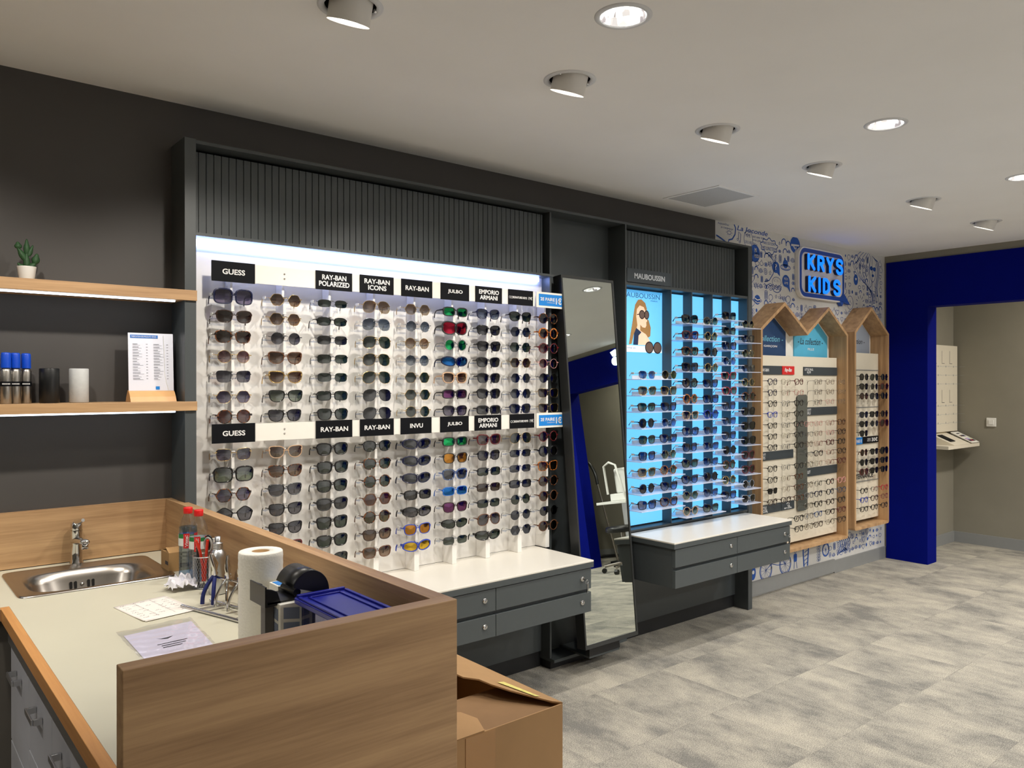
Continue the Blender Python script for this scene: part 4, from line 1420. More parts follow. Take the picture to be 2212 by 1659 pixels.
SPEC = {(0, 0, 0): ('wayf', 'gold', 'smoky blue', 'wire'), (0, 0, 1): ('round', 'gold', 'olive', 'wire'), (1, 0, 0): ('wayf', 'black', 'smoky green', 'thick'), (1, 0, 1): ('round', 'gold', 'smoky green', 'wire'),
        (1, 1, 0): ('wayf', 'dark red', 'smoky blue', 'thick'), (1, 2, 0): ('wayf', 'tortoiseshell', 'smoky green', 'thick'), (1, 3, 0): ('square', 'black', 'grey', 'thick'), (1, 4, 0): ('round', 'black', 'smoky brown', 'thick'),
        (1, 5, 0): ('round', 'amber', 'smoky brown', 'thick'), (1, 6, 0): ('square', 'beige', 'smoky brown', 'mid'), (1, 6, 1): ('round', 'blue', 'smoky blue', 'mid'), (2, 0, 0): ('square', 'black', 'smoky brown', 'mid'),
        (2, 4, 0): ('wayf', 'red', 'smoky green', 'mid'), (2, 5, 0): ('wayf', 'red', 'smoky green', 'mid'), (0, 6, 1): ('round', 'amber', 'smoky brown', 'mid'), (0, 8, 1): ('wayf', 'tortoiseshell', 'smoky blue', 'thick'),
        (3, 9, 0): ('wayf', 'dark red', 'grey', 'thick'), (3, 10, 0): ('wayf', 'dark red', 'grey', 'thick'), (3, 11, 0): ('round', 'silver', 'dark grey', 'mid'), (3, 12, 0): ('square', 'silver', 'dark grey', 'mid'), (1, 12, 0): ('round', 'beige', 'smoky green', 'mid'),
        (3, 6, 0): ('wayf', 'black', 'green', 'thick'), (3, 7, 0): ('wayf', 'black', 'green', 'thick'), (3, 8, 0): ('wayf', 'black', 'green', 'thick')}
rnd = random.Random(11)
for ci, (x0, x1, zz, gx, cn) in enumerate(COLS):
    for k, z in enumerate(zz):
        sh_ = MB().box(x0, x1, -0.268, -0.1605 if ci < 9 else -0.09, z - 0.0055, z - 0.0015)
        sh_.box(x0, x1, -0.1605, -0.0915, z - 0.0055, z - 0.0015)
        so = sh_.build('acrylic_shelf', M_FROST)
        tag(so, 'thin acrylic shelf, %s from top in the %s column of the backlit display' % (ordn[k], cn), 'shelf', 'thin shelves of the backlit display')
        for gi, gxx in enumerate(gx):
            sp = SPEC.get((ci, k, gi)) or rnd.choice(pool)
            side = '' if len(gx) == 1 else (' left' if gi == 0 else ' right')
            lab = '%s %s sunglasses%s on %s shelf from top, %s column, cyan backlit display' % (sp[1], SHN[sp[0]], (side + ' side') if side else '', ordn[k], cn)
            hb = max(-q[1] for q in outline(sp[0])) + WEIGHT[sp[3]][0]
            glasses(sp[0], sp[1], sp[2], sp[3], (gxx + rnd.uniform(-.004, .004), -0.232, z + hb + 0.0005), lab, 'sunglasses on the backlit shelves', rz=rnd.uniform(-.10, .04), dr=0.020)
            # clear nose stand that holds the pair up
            m = MB()
            m.prism([(gxx - 0.016, z - 0.001), (gxx + 0.016, z - 0.001), (gxx + 0.006, z + hb - 0.004), (gxx + 0.003, z + hb + 0.002), (gxx - 0.003, z + hb + 0.002), (gxx - 0.006, z + hb - 0.004)], -0.212, -0.206)
            m.box(gxx - 0.05, gxx + 0.05, -0.160, -0.157, z - 0.001, z + 0.020)
            m.tube([(gxx, -0.206, z + hb), (gxx, -0.190, z + hb + 0.020), (gxx, -0.178, z + hb + 0.022), (gxx, -0.168, z + hb), (gxx, -0.166, z)], 0.0011, 6)
            tag(m.build('nose_stand', M_STAND), 'clear nose stand under the %s sunglasses, %s shelf, %s column of cyan display' % ((side.strip() or 'only'), ordn[k], cn), 'stand', 'clear stands on the backlit shelves')

# ================================================================ oak house frames on the wallpaper
def inset(poly, d):
    n = len(poly); out = []
    for i in range(n):
        p0, p1, p2 = Vector(poly[i - 1]), Vector(poly[i]), Vector(poly[(i + 1) % n])
        a = (p1 - p0).normalized(); b = (p2 - p1).normalized()
        na = Vector((-a.y, a.x)); nb = Vector((-b.y, b.x))
        m = (na + nb); m = m / max(0.2, m.dot(na))
        out.append(tuple(p1 + m * d))
    return out


def house_frame(poly, d, name, parent):
    """poly counter-clockwise in (x, z)"""
    inn = inset(poly, d)
    n = len(poly)
    y0, y1 = -0.158, -0.002
    vs = [(x, y0, z) for x, z in poly] + [(x, y0, z) for x, z in inn] + [(x, y1, z) for x, z in poly] + [(x, y1, z) for x, z in inn]
    fs = []
    for i in range(n):
        j = (i + 1) % n
        fs += [(i, j, n + j, n + i), (2 * n + i, 3 * n + i, 3 * n + j, 2 * n + j), (i, 2 * n + i, 2 * n + j, j), (n + i, n + j, 3 * n + j, 3 * n + i)]
    m = MB(); m.add(vs, fs)
    return m.build(name, OAKZ, parent, bevel=0.0015)


def rc(cx, cz, r, a0):
    return [(cx + r * math.cos(R(a0 + 30 * i)), cz + r * math.sin(R(a0 + 30 * i))) for i in range(4)]


M_PANEL = mat('ivory_peg_panel', (222, 214, 196), 0.5, noise=0.015)
M_H1 = mat('navy_header_card', (28, 62, 104), 0.6, noise=0.02)
M_H2 = mat('light_blue_header_card', (84, 178, 214), 0.6, noise=0.02)
M_H3 = mat('grey_blue_header_card', (150, 160, 176), 0.6, noise=0.02)
M_MINT = mat('mint_lettering', (110, 180, 205), 0.6, noise=0.02)
A = thing('house_display', 'oak double-gabled house shaped spectacle display on the doodle wallpaper', 'display', (5.29, -0.08, 0.31))
pa = rc(4.722, 0.329, 0.02, 180) + rc(5.868, 0.329, 0.02, 270) + [(5.888, 1.884), (5.60, 2.079), (5.30, 1.882), (5.00, 2.077), (4.702, 1.884)]
house_frame(pa, 0.022, 'oak_frame', A)
MB().prism(inset(pa, 0.024), -0.012, -0.003).build('back_board', M_SIGNW, A)
m = MB().prism([(4.76, 1.70), (5.235, 1.70), (5.235, 1.882), (5.00, 2.035), (4.76, 1.88)], -0.020, -0.0125); m.build('header_card', M_H1, A)
m = MB().prism([(5.349, 1.70), (5.828, 1.70), (5.828, 1.87), (5.60, 2.035), (5.349, 1.86)], -0.020, -0.0125); m.build('header_card', M_H2, A)
text_obj('script_lettering', 'La collection -', 4.80, 5.20, 1.808, 1.850, -0.0206, M_MINT, A, bold=0.008, shear=0.25)
text_obj('lettering', 'GARÇON', 4.95, 5.12, 1.765, 1.782, -0.0206, M_TXT, A, bold=0.02)
text_obj('script_lettering', '- La collection -', 5.40, 5.76, 1.800, 1.850, -0.0206, M_TXTD, A, bold=0.008, shear=0.25)
text_obj('lettering', 'FILLE', 5.54, 5.63, 1.758, 1.775, -0.0206, M_TXT, A, bold=0.01)
MB().box(4.745, 5.857, -0.082, -0.074, 0.352, 1.704).build('peg_panel', M_PANEL, A, bevel=0.002)
MB().box(4.80, 5.80, -0.073, -0.013, 0.45, 1.60).build('panel_spacer', M_BLACK, A)


def strip(parent, x0, x1, z0, z1, m_, name='sign_strip'):
    return MB().box(x0, x1, -0.090, -0.0825, z0, z1).build(name, m_, parent, bevel=0.0008)


s_ = strip(A, 4.76, 5.070, 1.570, 1.631, M_SIGNG); text_obj('lettering', 'RAY-BAN', 4.815, 4.905, 1.590, 1.612, -0.0905, M_TXT, s_, bold=0.02)
s_ = strip(A, 5.076, 5.236, 1.570, 1.631, M_RED, 'logo_strip')
text_obj('script_logo', 'Ray-Ban', 5.105, 5.20, 1.583, 1.618, -0.0905, M_TXT, s_, bold=0.03, shear=0.35)
s_ = strip(A, 5.365, 5.850, 1.567, 1.629, M_SIGNG); text_obj('lettering', 'LITTLE PAUL\n& JOE', 5.375, 5.495, 1.577, 1.618, -0.0905, M_TXT, s_, bold=0.02)
s_ = strip(A, 5.32, 5.850, 1.268, 1.328, M_SIGNG); text_obj('lettering', 'SCOTT\nGIRLS', 5.385, 5.465, 1.276, 1.318, -0.0905, M_TXT, s_, bold=0.02)
s_ = strip(A, 4.76, 5.222, 0.968, 1.029, M_SIGNG); text_obj('lettering', 'SCOTT\nBOYS', 4.80, 4.865, 0.977, 1.018, -0.0905, M_TXT, s_, bold=0.02)
s_ = strip(A, 5.32, 5.850, 0.815, 0.878, M_SIGNG); text_obj('lettering', 'EYELET', 5.375, 5.455, 0.836, 0.858, -0.0905, M_TXT, s_, bold=0.02)
s_ = strip(A, 4.76, 5.058, 0.598, 0.658, M_SIGNG); text_obj('lettering', 'LITTLE\nRIP CURL', 4.79, 4.89, 0.606, 0.648, -0.0905, M_TXT, s_, bold=0.02)
s_ = strip(A, 5.064, 5.235, 0.598, 0.658, M_SIGNG)
text_obj('lettering', 'RIP CURL', 5.10, 5.20, 0.606, 0.616, -0.0905, M_TXT, s_, bold=0.03)
m = MB(); m.ribbon([(5.13, 0.640), (5.148, 0.650), (5.165, 0.643), (5.158, 0.628), (5.175, 0.620)], 0.006, -0.0905); m.ribbon([(5.14, 0.634), (5.150, 0.622), (5.168, 0.618)], 0.004, -0.0905)
m.build('wave_logo', M_TXT, s_)
# slim grey mirror hung on the peg panel
km = thing('hanging_mirror', 'slim grey mirror with rounded corners hung between the spectacles in the double house', 'mirror', (5.33, -0.095, 0.59))
MB().prism(rrect(5.268, 5.400, 0.572, 1.424, 0.018), -0.0965, -0.0920).build('mirror_glass', mat('grey_mirror', (120, 124, 120), 0.12, metal=0.6, noise=0.02), km)
MB().box(5.27, 5.31, -0.0915, -0.083, 1.36, 1.40).build('bracket', M_BLACK, km)
text_obj('lettering', 'Krys', 5.30, 5.37, 0.66, 0.70, -0.0971, mat('mirror_lettering', (84, 96, 96), 0.4, noise=0.02), km, bold=0.01)

B = thing('house_display', 'oak single-gabled house shaped spectacle display beside the blue partition', 'display', (6.28, -0.08, 0.33))
pb = rc(6.013, 0.370, 0.02, 180) + rc(6.550, 0.370, 0.02, 270) + [(6.570, 1.916), (6.27, 2.121), (5.993, 1.911)]
house_frame(pb, 0.022, 'oak_frame', B)
MB().prism(inset(pb, 0.024), -0.012, -0.003).build('back_board', M_SIGNW, B)
MB().prism([(6.03, 1.745), (6.516, 1.745), (6.516, 1.91), (6.27, 2.07), (6.03, 1.90)], -0.020, -0.0125).build('header_card', M_H3, B)
text_obj('script_lettering', 'La collection -', 6.07, 6.43, 1.830, 1.872, -0.0206, M_TXTD, B, bold=0.008, shear=0.25)
MB().box(6.03, 6.540, -0.082, -0.074, 0.400, 1.752).build('peg_panel', M_PANEL, B, bevel=0.002)
MB().box(6.07, 6.49, -0.073, -0.013, 0.45, 1.60).build('panel_spacer', M_BLACK, B)
for z in (1.614, 1.312, 0.712):
    MB().box(6.03, 6.538, -0.086, -0.0825, z - 0.003, z + 0.003).build('panel_joint', M_SKIRT, B)
s_ = MB().box(6.10, 6.245, -0.094, -0.0825, 1.016, 1.070).build('offer_strip', M_SKY, B); text_obj('lettering', '2E PAIRE 1€', 6.115, 6.235, 1.028, 1.056, -0.0945, M_TXT, s_, bold=0.02)
s_ = MB().box(6.250, 6.520, -0.094, -0.0825, 1.018, 1.072).build('price_strip', M_SIGNB, B); text_obj('lettering', '30€', 6.40, 6.50, 1.030, 1.062, -0.0945, M_TXT, s_, bold=0.02)
text_obj('small_lettering', 'VERRES\nINCLUS', 6.325, 6.385, 1.032, 1.058, -0.0945, M_TXT, s_, bold=0.0)
text_obj('lettering', 'ALTERNANCE', 6.08, 6.44, 0.735, 0.775, -0.0866, M_TXTD, B, bold=0.02)


def peg_wire(parent, x, zt, zb):
    m = MB(); m.tube([(x, -0.0826, zt), (x, -0.0890, zt), (x, -0.0892, zt - 0.004), (x, -0.0892, zb + 0.004), (x, -0.0890, zb), (x, -0.0826, zb)], 0.0009, 5)
    return m.build('peg_wire', M_STEEL, parent)


for X0, X1, zt, zb in ((4.79, 4.90, 1.53, 1.04), (4.965, 5.075, 1.53, 1.04), (4.79, 4.90, .93, .67), (4.965, 5.075, .93, .67), (5.415, 5.505, 1.53, 1.34), (5.565, 5.675, 1.53, 1.34), (5.415, 5.505, 1.22, .89), (5.565, 5.675, 1.22, .89), (5.415, 5.505, .78, .45), (5.565, 5.675, .78, .45)):
    for x in (X0, X1):
        peg_wire(A, x, zt, zb)
for X0, X1, zt, zb in ((6.07, 6.18, 1.57, 1.34), (6.24, 6.35, 1.57, 1.34), (6.07, 6.18, 1.27, 1.09), (6.24, 6.35, 1.27, 1.09), (6.07, 6.18, .97, .79), (6.24, 6.35, .97, .79), (6.07, 6.18, .67, .48), (6.24, 6.35, .67, .48)):
    for x in (X0, X1):
        peg_wire(B, x, zt, zb)

GZ1 = [1.521 - 0.0755 * k for k in range(7)]
GZ2 = [0.921 - 0.0765 * k for k in range(4)]
GZ3 = [0.543, 0.469]
KB = {  # boys' side, three columns
    0: 'kid/navy/demo/mid;kid/navy/demo/mid;kid/black/demo/mid;kidsq/blue/demo/mid;kidsq/black/demo/mid;kidsq/black/demo/mid;kid/black/demo/mid|kid/black/demo/mid;kid/black/demo/mid;kidsq/black/black/mid;kid/dark brown/demo/mid|kidsq/black/demo/mid;kidsq/black/demo/mid',
    1: 'kid/clear/demo/wire;kid/clear/demo/wire;kid/grey/demo/wire;kid/clear/demo/wire;kid/grey/demo/wire;kid/clear/demo/wire;kid/grey/demo/wire|kid/grey/demo/wire;kid/clear/demo/wire;kid/clear/demo/wire;kid/dark brown/demo/mid|kid/grey/demo/wire;kid/grey/demo/wire',
    2: 'kid/dark red/demo/mid;kid/red/demo/wire;kidsq/black/demo/mid;kidsq/black/demo/mid;kidsq/black/demo/mid;kidsq/matt black/demo/mid;kidsq/black/demo/mid|kidsq/black/demo/mid;kidsq/tortoiseshell/demo/mid;kidsq/tortoiseshell/demo/mid;kidsq/tortoiseshell/demo/mid|kid/black/demo/mid;kid/black/demo/mid'}
KX = [4.844, 5.012, 5.182]
BK = {'mid': 'mid', 'wire': 'wire'}
for c in range(3):
    for blk, zz, part in zip(('upper', 'middle', 'bottom'), (GZ1, GZ2, GZ3), KB[c].split('|')):
        for k, (sh, fr, ln, wt) in enumerate(rows_of(part)):
            if blk == 'bottom' and c < 2:
                continue
            nm = 'sunglasses' if ln == 'black' else 'eyeglasses'
            lab = 'small %s %s, %s from top, %s block, %s column, double house left half' % (fr, nm, ordn[k], blk, ordn[c])
            glasses(sh, fr, ln, wt, (KX[c], -0.160, zz[k] - 0.003), lab, 'small frames in the left half of the double house', rz=rnd.uniform(-.04, .08), kid=True, name=nm, pr_tag=False)
FZ1 = [1.521, 1.447, 1.373]; FZ2 = [1.215 - 0.0735 * k for k in range(5)]; FZ3 = [0.772 - 0.0755 * k for k in range(5)]
FX = [5.316, 5.449, 5.619, 5.790]
KF = {0: '|kid/pink/demo/wire;kid/grey/demo/wire;kid/clear/demo/mid;kid/grey/demo/wire;kid/clear/demo/mid|kid/clear/demo/mid;kid/grey/demo/mid;kid/clear/demo/mid;kid/clear/demo/mid;kid/clear/demo/mid',
      1: 'round/dark brown/demo/wire;round/dark brown/demo/wire;round/black/demo/wire|round/pink/demo/wire;round/brown/demo/wire;round/clear pink/demo/wire;kid/black/demo/mid;kid/clear/demo/wire|round/black/demo/wire;kid/navy/demo/mid;kid/black/demo/mid;kidsq/clear blue/demo/mid;kidsq/dark brown/demo/mid',
      2: 'round/brown/demo/wire;round/brown/demo/wire;round/pink/demo/wire|kid/clear pink/demo/wire;kid/pink/demo/wire;kid/dark red/demo/mid;kid/clear pink/demo/wire;kid/clear pink/demo/wire|kid/black/demo/mid;kid/black/demo/mid;kid/dark brown/demo/mid;kidsq/black/demo/mid;round/dark brown/demo/wire',
      3: 'kid/clear/demo/wire;kid/clear/demo/wire;kid/clear/demo/wire|kid/tortoiseshell/demo/mid;kid/dark brown/demo/mid;kid/black/demo/mid;kid/dark brown/demo/mid;kid/dark red/demo/mid|kid/pink/demo/mid;kid/clear blue/demo/mid;kid/black/demo/mid;kid/dark red/demo/mid;kid/dark brown/demo/mid'}
for c in range(4):
    for blk, zz, part in zip(('upper', 'middle', 'lower'), (FZ1, FZ2, FZ3), KF[c].split('|')):
        for k, (sh, fr, ln, wt) in enumerate(rows_of(part)):
            sh = 'kid' if sh == 'round' else sh
            lab = 'small %s eyeglasses, %s from top, %s block, %s column, double house right half' % (fr, ordn[k], blk, ordn[c])
            glasses(sh, fr, ln, wt, (FX[c], -0.160, zz[k] - 0.003), lab, 'small frames in the right half of the double house', rz=rnd.uniform(-.04, .08), kid=True, name='eyeglasses', pr_tag=False)
HX = [6.120, 6.292, 6.465]
HZ = [[1.559, 1.484, 1.408], [1.261, 1.187, 1.113], [0.962, 0.884, 0.810], [0.659, 0.587, 0.514]]
KH = {0: 'round/black/black;wayf/black/black;round/dark brown/red brown|wayf/navy/navy;wayf/black/black;wayf/black/black|round/tortoiseshell/dark brown;round/black/black;round/dark red/red brown|kid/black/demo;kid/blue/demo;kidsq/black/demo',
      1: 'aviator/gunmetal/green;round/gunmetal/black;aviator/gunmetal/navy|wayf/black/dark grey;round/gunmetal/navy;|wayf/black/dark grey;wayf/black/black;wayf/black/black|kid/gunmetal/demo;kid/dark brown/demo;kid/black/demo',
      2: 'round/black/black;round/dark red/dark brown;round/black/black|round/dark brown/dark brown;aviator/dark red/red brown;|aviator/black/black;wayf/black/black;wayf/black/black|kid/red/demo;kidsq/clear pink/demo;kid/black/demo'}
for c in range(3):
    for bi, part in enumerate(KH[c].split('|')):
        for k, (sh, fr, ln, wt) in enumerate(rows_of(part)):
            wt = 'wire' if fr == 'gunmetal' else 'mid'
            nm = 'eyeglasses' if ln == 'demo' else 'sunglasses'
            kid = sh[:3] == 'kid'
            lab = '%s %s, %s from top, %s block, %s column of the single house display' % (fr, nm, ordn[k], ordn[bi], ordn[c])
            glasses(sh, fr, ln, wt, (HX[c], -0.172, HZ[bi][k] - 0.003), lab, 'glasses in the single house display', rz=rnd.uniform(-.04, .08), kid=kid, name=nm, pr_tag=False)

# ---------------------------------------------------------------- glowing sign on the wallpaper
K = thing('illuminated_sign', 'speech bubble wall sign with glowing blue capitals above the oak houses', 'sign', (5.73, -0.02, 2.13))
bub = rrect(5.391, 6.075, 2.150, 2.536, 0.085, 8)
MB().prism(bub, -0.034, -0.002).build('board', M_WHITE, K, bevel=0.002)
m = MB()
o1 = rrect(5.401, 6.065, 2.160, 2.526, 0.078, 8); o2 = rrect(5.430, 6.036, 2.190, 2.496, 0.055, 8)
n = len(o1)
m.add([(x, -0.0348, z) for x, z in o1] + [(x, -0.0348, z) for x, z in o2], [(i, (i + 1) % n, n + (i + 1) % n, n + i) for i in range(n)])
m.prism([(5.985, 2.165), (6.07, 2.22), (6.160, 2.140)], -0.0346, -0.006)
m.prism([(5.985, 2.168), (6.06, 2.158), (6.034, 2.122)], -0.0346, -0.006)
m.build("blue_border", mat('sign_blue_border', (34, 78, 170), 0.5, noise=0.02), K)
M_NSIDE = mat('letter_side', (8, 14, 60), 0.4, noise=0.02)
STR = {'K': [[(0, 0), (0, 1)], [(1, 1), (0, 0.42)], [(.25, .56), (1, 0)]], 'R': [[(0, 0), (0, 1), (.6, 1), (.95, .86), (.95, .62), (.6, .48), (0, .48)], [(.5, .48), (1, 0)]],
       'Y': [[(0, 1), (.5, .48), (1, 1)], [(.5, .48), (.5, 0)]], 'S': [[(1, .86), (.75, 1), (.25, 1), (0, .82), (.05, .64), (.5, .52), (.95, .38), (1, .16), (.75, 0), (.25, 0), (0, .16)]],
       'I': [[(.5, 0), (.5, 1)]], 'D': [[(0, 0), (0, 1), (.5, 1), (.95, .78), (.95, .22), (.5, 0), (0, 0)]]}


def smooth_line(pts, k=4):
    if len(pts) < 4: return pts
    out = [pts[0]]
    for i in range(len(pts) - 1):
        p0 = pts[max(i - 1, 0)]; p1 = pts[i]; p2 = pts[i + 1]; p3 = pts[min(i + 2, len(pts) - 1)]
        for q in range(1, k + 1):
            t = q / k
            out.append(tuple(0.5 * (2 * b + (c - a) * t + (2 * a - 5 * b + 4 * c - d) * t * t + (3 * b - a - 3 * c + d) * t ** 3) for a, b, c, d in zip(p0, p1, p2, p3)))
    return out


def neon(ch, x0, x1, z0, z1, w=0.024):
    face, side = MB(), MB()
    for st in STR[ch]:
        pts = smooth_line(st) if ch in 'S' else st
        pts = [(x0 + (x1 - x0) * a, z0 + (z1 - z0) * b) for a, b in pts]
        for a, b in zip(pts[:-1], pts[1:]):
            dx, dz = b[0] - a[0], b[1] - a[1]
            l = math.hypot(dx, dz) or 1
            nx, nz = -dz / l * w / 2, dx / l * w / 2
            q = [(a[0] + nx, a[1] + nz), (b[0] + nx, b[1] + nz), (b[0] - nx, b[1] - nz), (a[0] - nx, a[1] - nz)]
            side.prism(q, -0.060, -0.0352)
            face.prism([(c[0], c[1]) for c in q], -0.066, -0.0602)
        for p_ in pts:
            side.prism(ell(p_[0], p_[1], w / 2, w / 2, 12), -0.0598, -0.0352)
            face.prism(ell(p_[0], p_[1], w / 2, w / 2, 12), -0.0658, -0.0602)
    l_ = side.build('letter', M_NSIDE, K)
    face.build('glowing_face', M_NEON, l_)


for ch, a, b, z0, z1 in (('K', 5.478, 5.558, 2.372, 2.470), ('R', 5.620, 5.695, 2.372, 2.470), ('Y', 5.752, 5.835, 2.372, 2.470), ('S', 5.900, 5.975, 2.372, 2.470),
                         ('K', 5.490, 5.570, 2.206, 2.304), ('I', 5.610, 5.660, 2.206, 2.304), ('D', 5.700, 5.775, 2.206, 2.304), ('S', 5.860, 5.935, 2.206, 2.304)):
    neon(ch, a, b, z0, z1)

# ================================================================ shelves at the left
for z0, z1, nm in ((1.8192, 1.8579, 'upper'), (1.4095, 1.4435, 'lower')):
    s_ = thing('wall_shelf', '%s oak shelf on the charcoal wall with a light strip under it' % nm, 'shelf', (0.0, -0.08, z0), 'oak wall shelves')
    sh_ = MB()
    sh_.box(XL + 0.6, P0 - 0.001, FY + 0.001, -0.001, z0, z1)
    sh_.box(XL + 0.6, P1, FY - 0.010, FY + 0.001, z0, z1)
    sh_.build('board', OAKX, s_, bevel=0.001)
    MB().box(XL + 0.7, P0 - 0.03, FY + 0.012, FY + 0.026, z0 - 0.006, z0 - 0.0005).build('light_strip', M_LED2, s_)

ZL = 1.4437
M_BCAP = mat('blue_cap', (10, 70, 190), 0.35, noise=0.02)
M_CANALU = mat('spray_can_metal', (176, 172, 166), 0.3, metal=1, noise=0.03)
for k, x in enumerate((0.344, 0.371, 0.400, 0.434)):
    y = (-0.10, -0.13, -0.11, -0.085)[k]
    c = thing('spray_can', ['silver spray can with blue cap cut by the left edge of the photo', 'blue capped spray can, leftmost one seen whole on the lower shelf', 'blue capped spray can in the middle of the lower shelf group', 'blue capped spray can nearest the black cylinder on the lower shelf'][k], 'spray can', (x, y, ZL), 'spray cans on the lower shelf')
    m = MB(); m.lathe([(0.015, 0), (0.0165, 0.002), (0.0165, 0.108), (0.013, 0.116), (0.010, 0.118)], (x, y, ZL + 0.0003), 28); m.build('can', M_CANALU, c)
    m = MB(); m.lathe([(0.0148, 0.1185), (0.0150, 0.122), (0.0142, 0.164), (0.0125, 0.169), (0, 0.170)], (x, y, ZL), 28, cap=False); m.build('cap', M_BCAP, c)
    m = MB(); m.lathe([(0.0168, 0.058), (0.0168, 0.074)], (x, y, ZL), 28, cap=False); b_ = m.build('black_band', M_SIGNB, c)
    m = MB()
    for q in range(9):
        t = R(-125 + q * 9 - 6)
        m.box(x + 0.0171 * math.cos(t) - .0008, x + 0.0171 * math.cos(t) + .0008, y + 0.0171 * math.sin(t) - .0006, y + 0.0171 * math.sin(t), ZL + 0.064, ZL + 0.068)
    m.build('band_lettering', M_TXT, b_)
for x, col, lab in ((0.503, M_PLBLACK, 'plain black cylinder on the lower shelf beside the spray cans'), (0.594, mat('light_grey_cylinder', (196, 198, 198), 0.6, noise=0.06, nscale=80), 'plain light grey cylinder on the lower shelf, right of the black one')):
    m = MB(); m.lathe([(0.029, 0), (0.031, 0.002), (0.031, 0.116), (0.0295, 0.119), (0.027, 0.119), (0.027, 0.112), (0.0, 0.111)], (0, 0, 0), 40, cap=False)
    m.lathe([(0.0, 0), (0.029, 0)], (0, 0, 0), 40, cap=False)
    o = m.build('canister', col, loc=(x, -0.085, ZL + 0.0003), local=True)
    tag(o, lab, 'canister')
pl = thing('price_list_stand', 'white price list sheet in a clear holder on a beech foot, lower shelf', 'sign', (0.832, -0.085, ZL))
M_SHEET = mat('printed_sheet', (222, 224, 236), 0.5, noise=0.01)
m = MB().add([(0.755, -0.090, 1.484), (0.912, -0.090, 1.484), (0.912, -0.078, 1.697), (0.755, -0.078, 1.697), (0.755, -0.088, 1.484), (0.912, -0.088, 1.484), (0.912, -0.076, 1.697), (0.755, -0.076, 1.697)], [(0, 1, 2, 3), (4, 5, 6, 7), (0, 1, 5, 4), (1, 2, 6, 5), (2, 3, 7, 6), (3, 0, 4, 7)])
sheet = m.build('sheet', M_SHEET, pl)


def on_sheet(m, x0, x1, z0, z1):
    f = lambda z: -0.0905 + 0.012 * (z - 1.484) / 0.213 - 0.0004
    return m.add([(x0, f(z0), z0), (x1, f(z0), z0), (x1, f(z1), z1), (x0, f(z1), z1)], [(0, 1, 2, 3)])


on_sheet(MB(), 0.762, 0.858, 1.678, 1.690).build('blue_heading', mat('heading_blue', (40, 110, 190), 0.5, noise=0.02), sheet)
m = MB(); put_text(m, 'FABRICATION DES PRODUITS VERRES', 0.766, 0.852, 1.681, 1.687, -0.0803, bold=0.0); m.build('heading_lettering', M_TXT, sheet)
m = MB()
rr = random.Random(3)
for colx in (0.770, 0.842):
    for k in range(13):
        z = 1.655 - k * 0.0106
        w_ = rr.uniform(0.014, 0.026)
        on_sheet(m, colx, colx + w_, z, z + 0.0020)
        on_sheet(m, colx, colx + w_ * 1.5, z - 0.0038, z - 0.0030)
        on_sheet(m, colx + 0.046, colx + 0.052, z, z + 0.0016)
m.build('printed_lines', mat('grey_print', (120, 122, 132), 0.6, noise=0.02), sheet)
m = on_sheet(MB(), 0.848, 0.862, 1.488, 1.500); m.build('blue_logo_square', M_SKY, sheet)
m = MB()
prof = [(-0.122, 1.4437), (-0.112, 1.462), (-0.098, 1.478), (-0.086, 1.486), (-0.078, 1.486), (-0.070, 1.476), (-0.058, 1.460), (-0.050, 1.4437)]
n = len(prof)
m.add([(0.754, y, z) for y, z in prof] + [(0.913, y, z) for y, z in prof], [tuple(range(n)), tuple(range(2 * n - 1, n - 1, -1))] + [(i, (i + 1) % n, n + (i + 1) % n, n + i) for i in range(n)])
m.build('wooden_foot', mat('beech_foot', (214, 166, 112), 0.45, noise=0.05, nscale=30), pl)
m = MB(); m.tube([(0.877, -0.0815, 1.690), (0.879, -0.085, 1.62), (0.880, -0.087, 1.55), (0.886, -0.0895, 1.515), (0.893, -0.0915, 1.486)], 0.0009, 5); m.build('cover_crease', M_PLWHITE, sheet)

# cactus in a white pot
ct = thing('potted_cactus', 'small green cactus in a white pot on the upper shelf', 'plant', (0.436, -0.09, 1.858))
m = MB(); m.lathe([(0.0, 0.0), (0.021, 0), (0.0225, 0.002), (0.0285, 0.046), (0.0290, 0.0475), (0.0265, 0.0475), (0.025, 0.040), (0, 0.040)], (0.436, -0.09, 1.8582), 32, cap=False); m.build('pot', M_PLWHITE, ct)
m = MB(); m.lathe([(0.0, 0.0), (0.0248, 0)], (0.436, -0.09, 1.8982), 24, cap=False); m.build('soil', mat('soil', (50, 38, 28), 0.9, noise=0.2), ct)
M_CACT = mat('cactus_green', (38, 74, 40), 0.6, noise=0.25, nscale=120, bump=0.6)


def pad(m, c, d, L, r, n=12):
    d = Vector(d).normalized(); c = Vector(c)
    a = d.cross(Vector((0, 1, 0))).normalized(); b = d.cross(a)
    vs = []; K_ = 7
    for k in range(K_ + 1):
        t = k / K_
        rr_ = r * (0.45 + 0.55 * math.sin(PI * min(1, t * 1.15 + 0.12))) * (1 if k < K_ else 0.3)
        for i in range(n):
            q = 2 * PI * i / n
            f = 1 + 0.16 * math.cos(4 * q)
            vs.append(c + d * (L * t) + a * math.cos(q) * rr_ * f + b * math.sin(q) * rr_ * 0.75 * f)
    m.smooth = True
    m.add(vs, [(k * n + i, k * n + (i + 1) % n, (k + 1) * n + (i + 1) % n, (k + 1) * n + i) for k in range(K_) for i in range(n)] + [tuple(range(K_ * n, K_ * n + n))])
    m.smooth = False


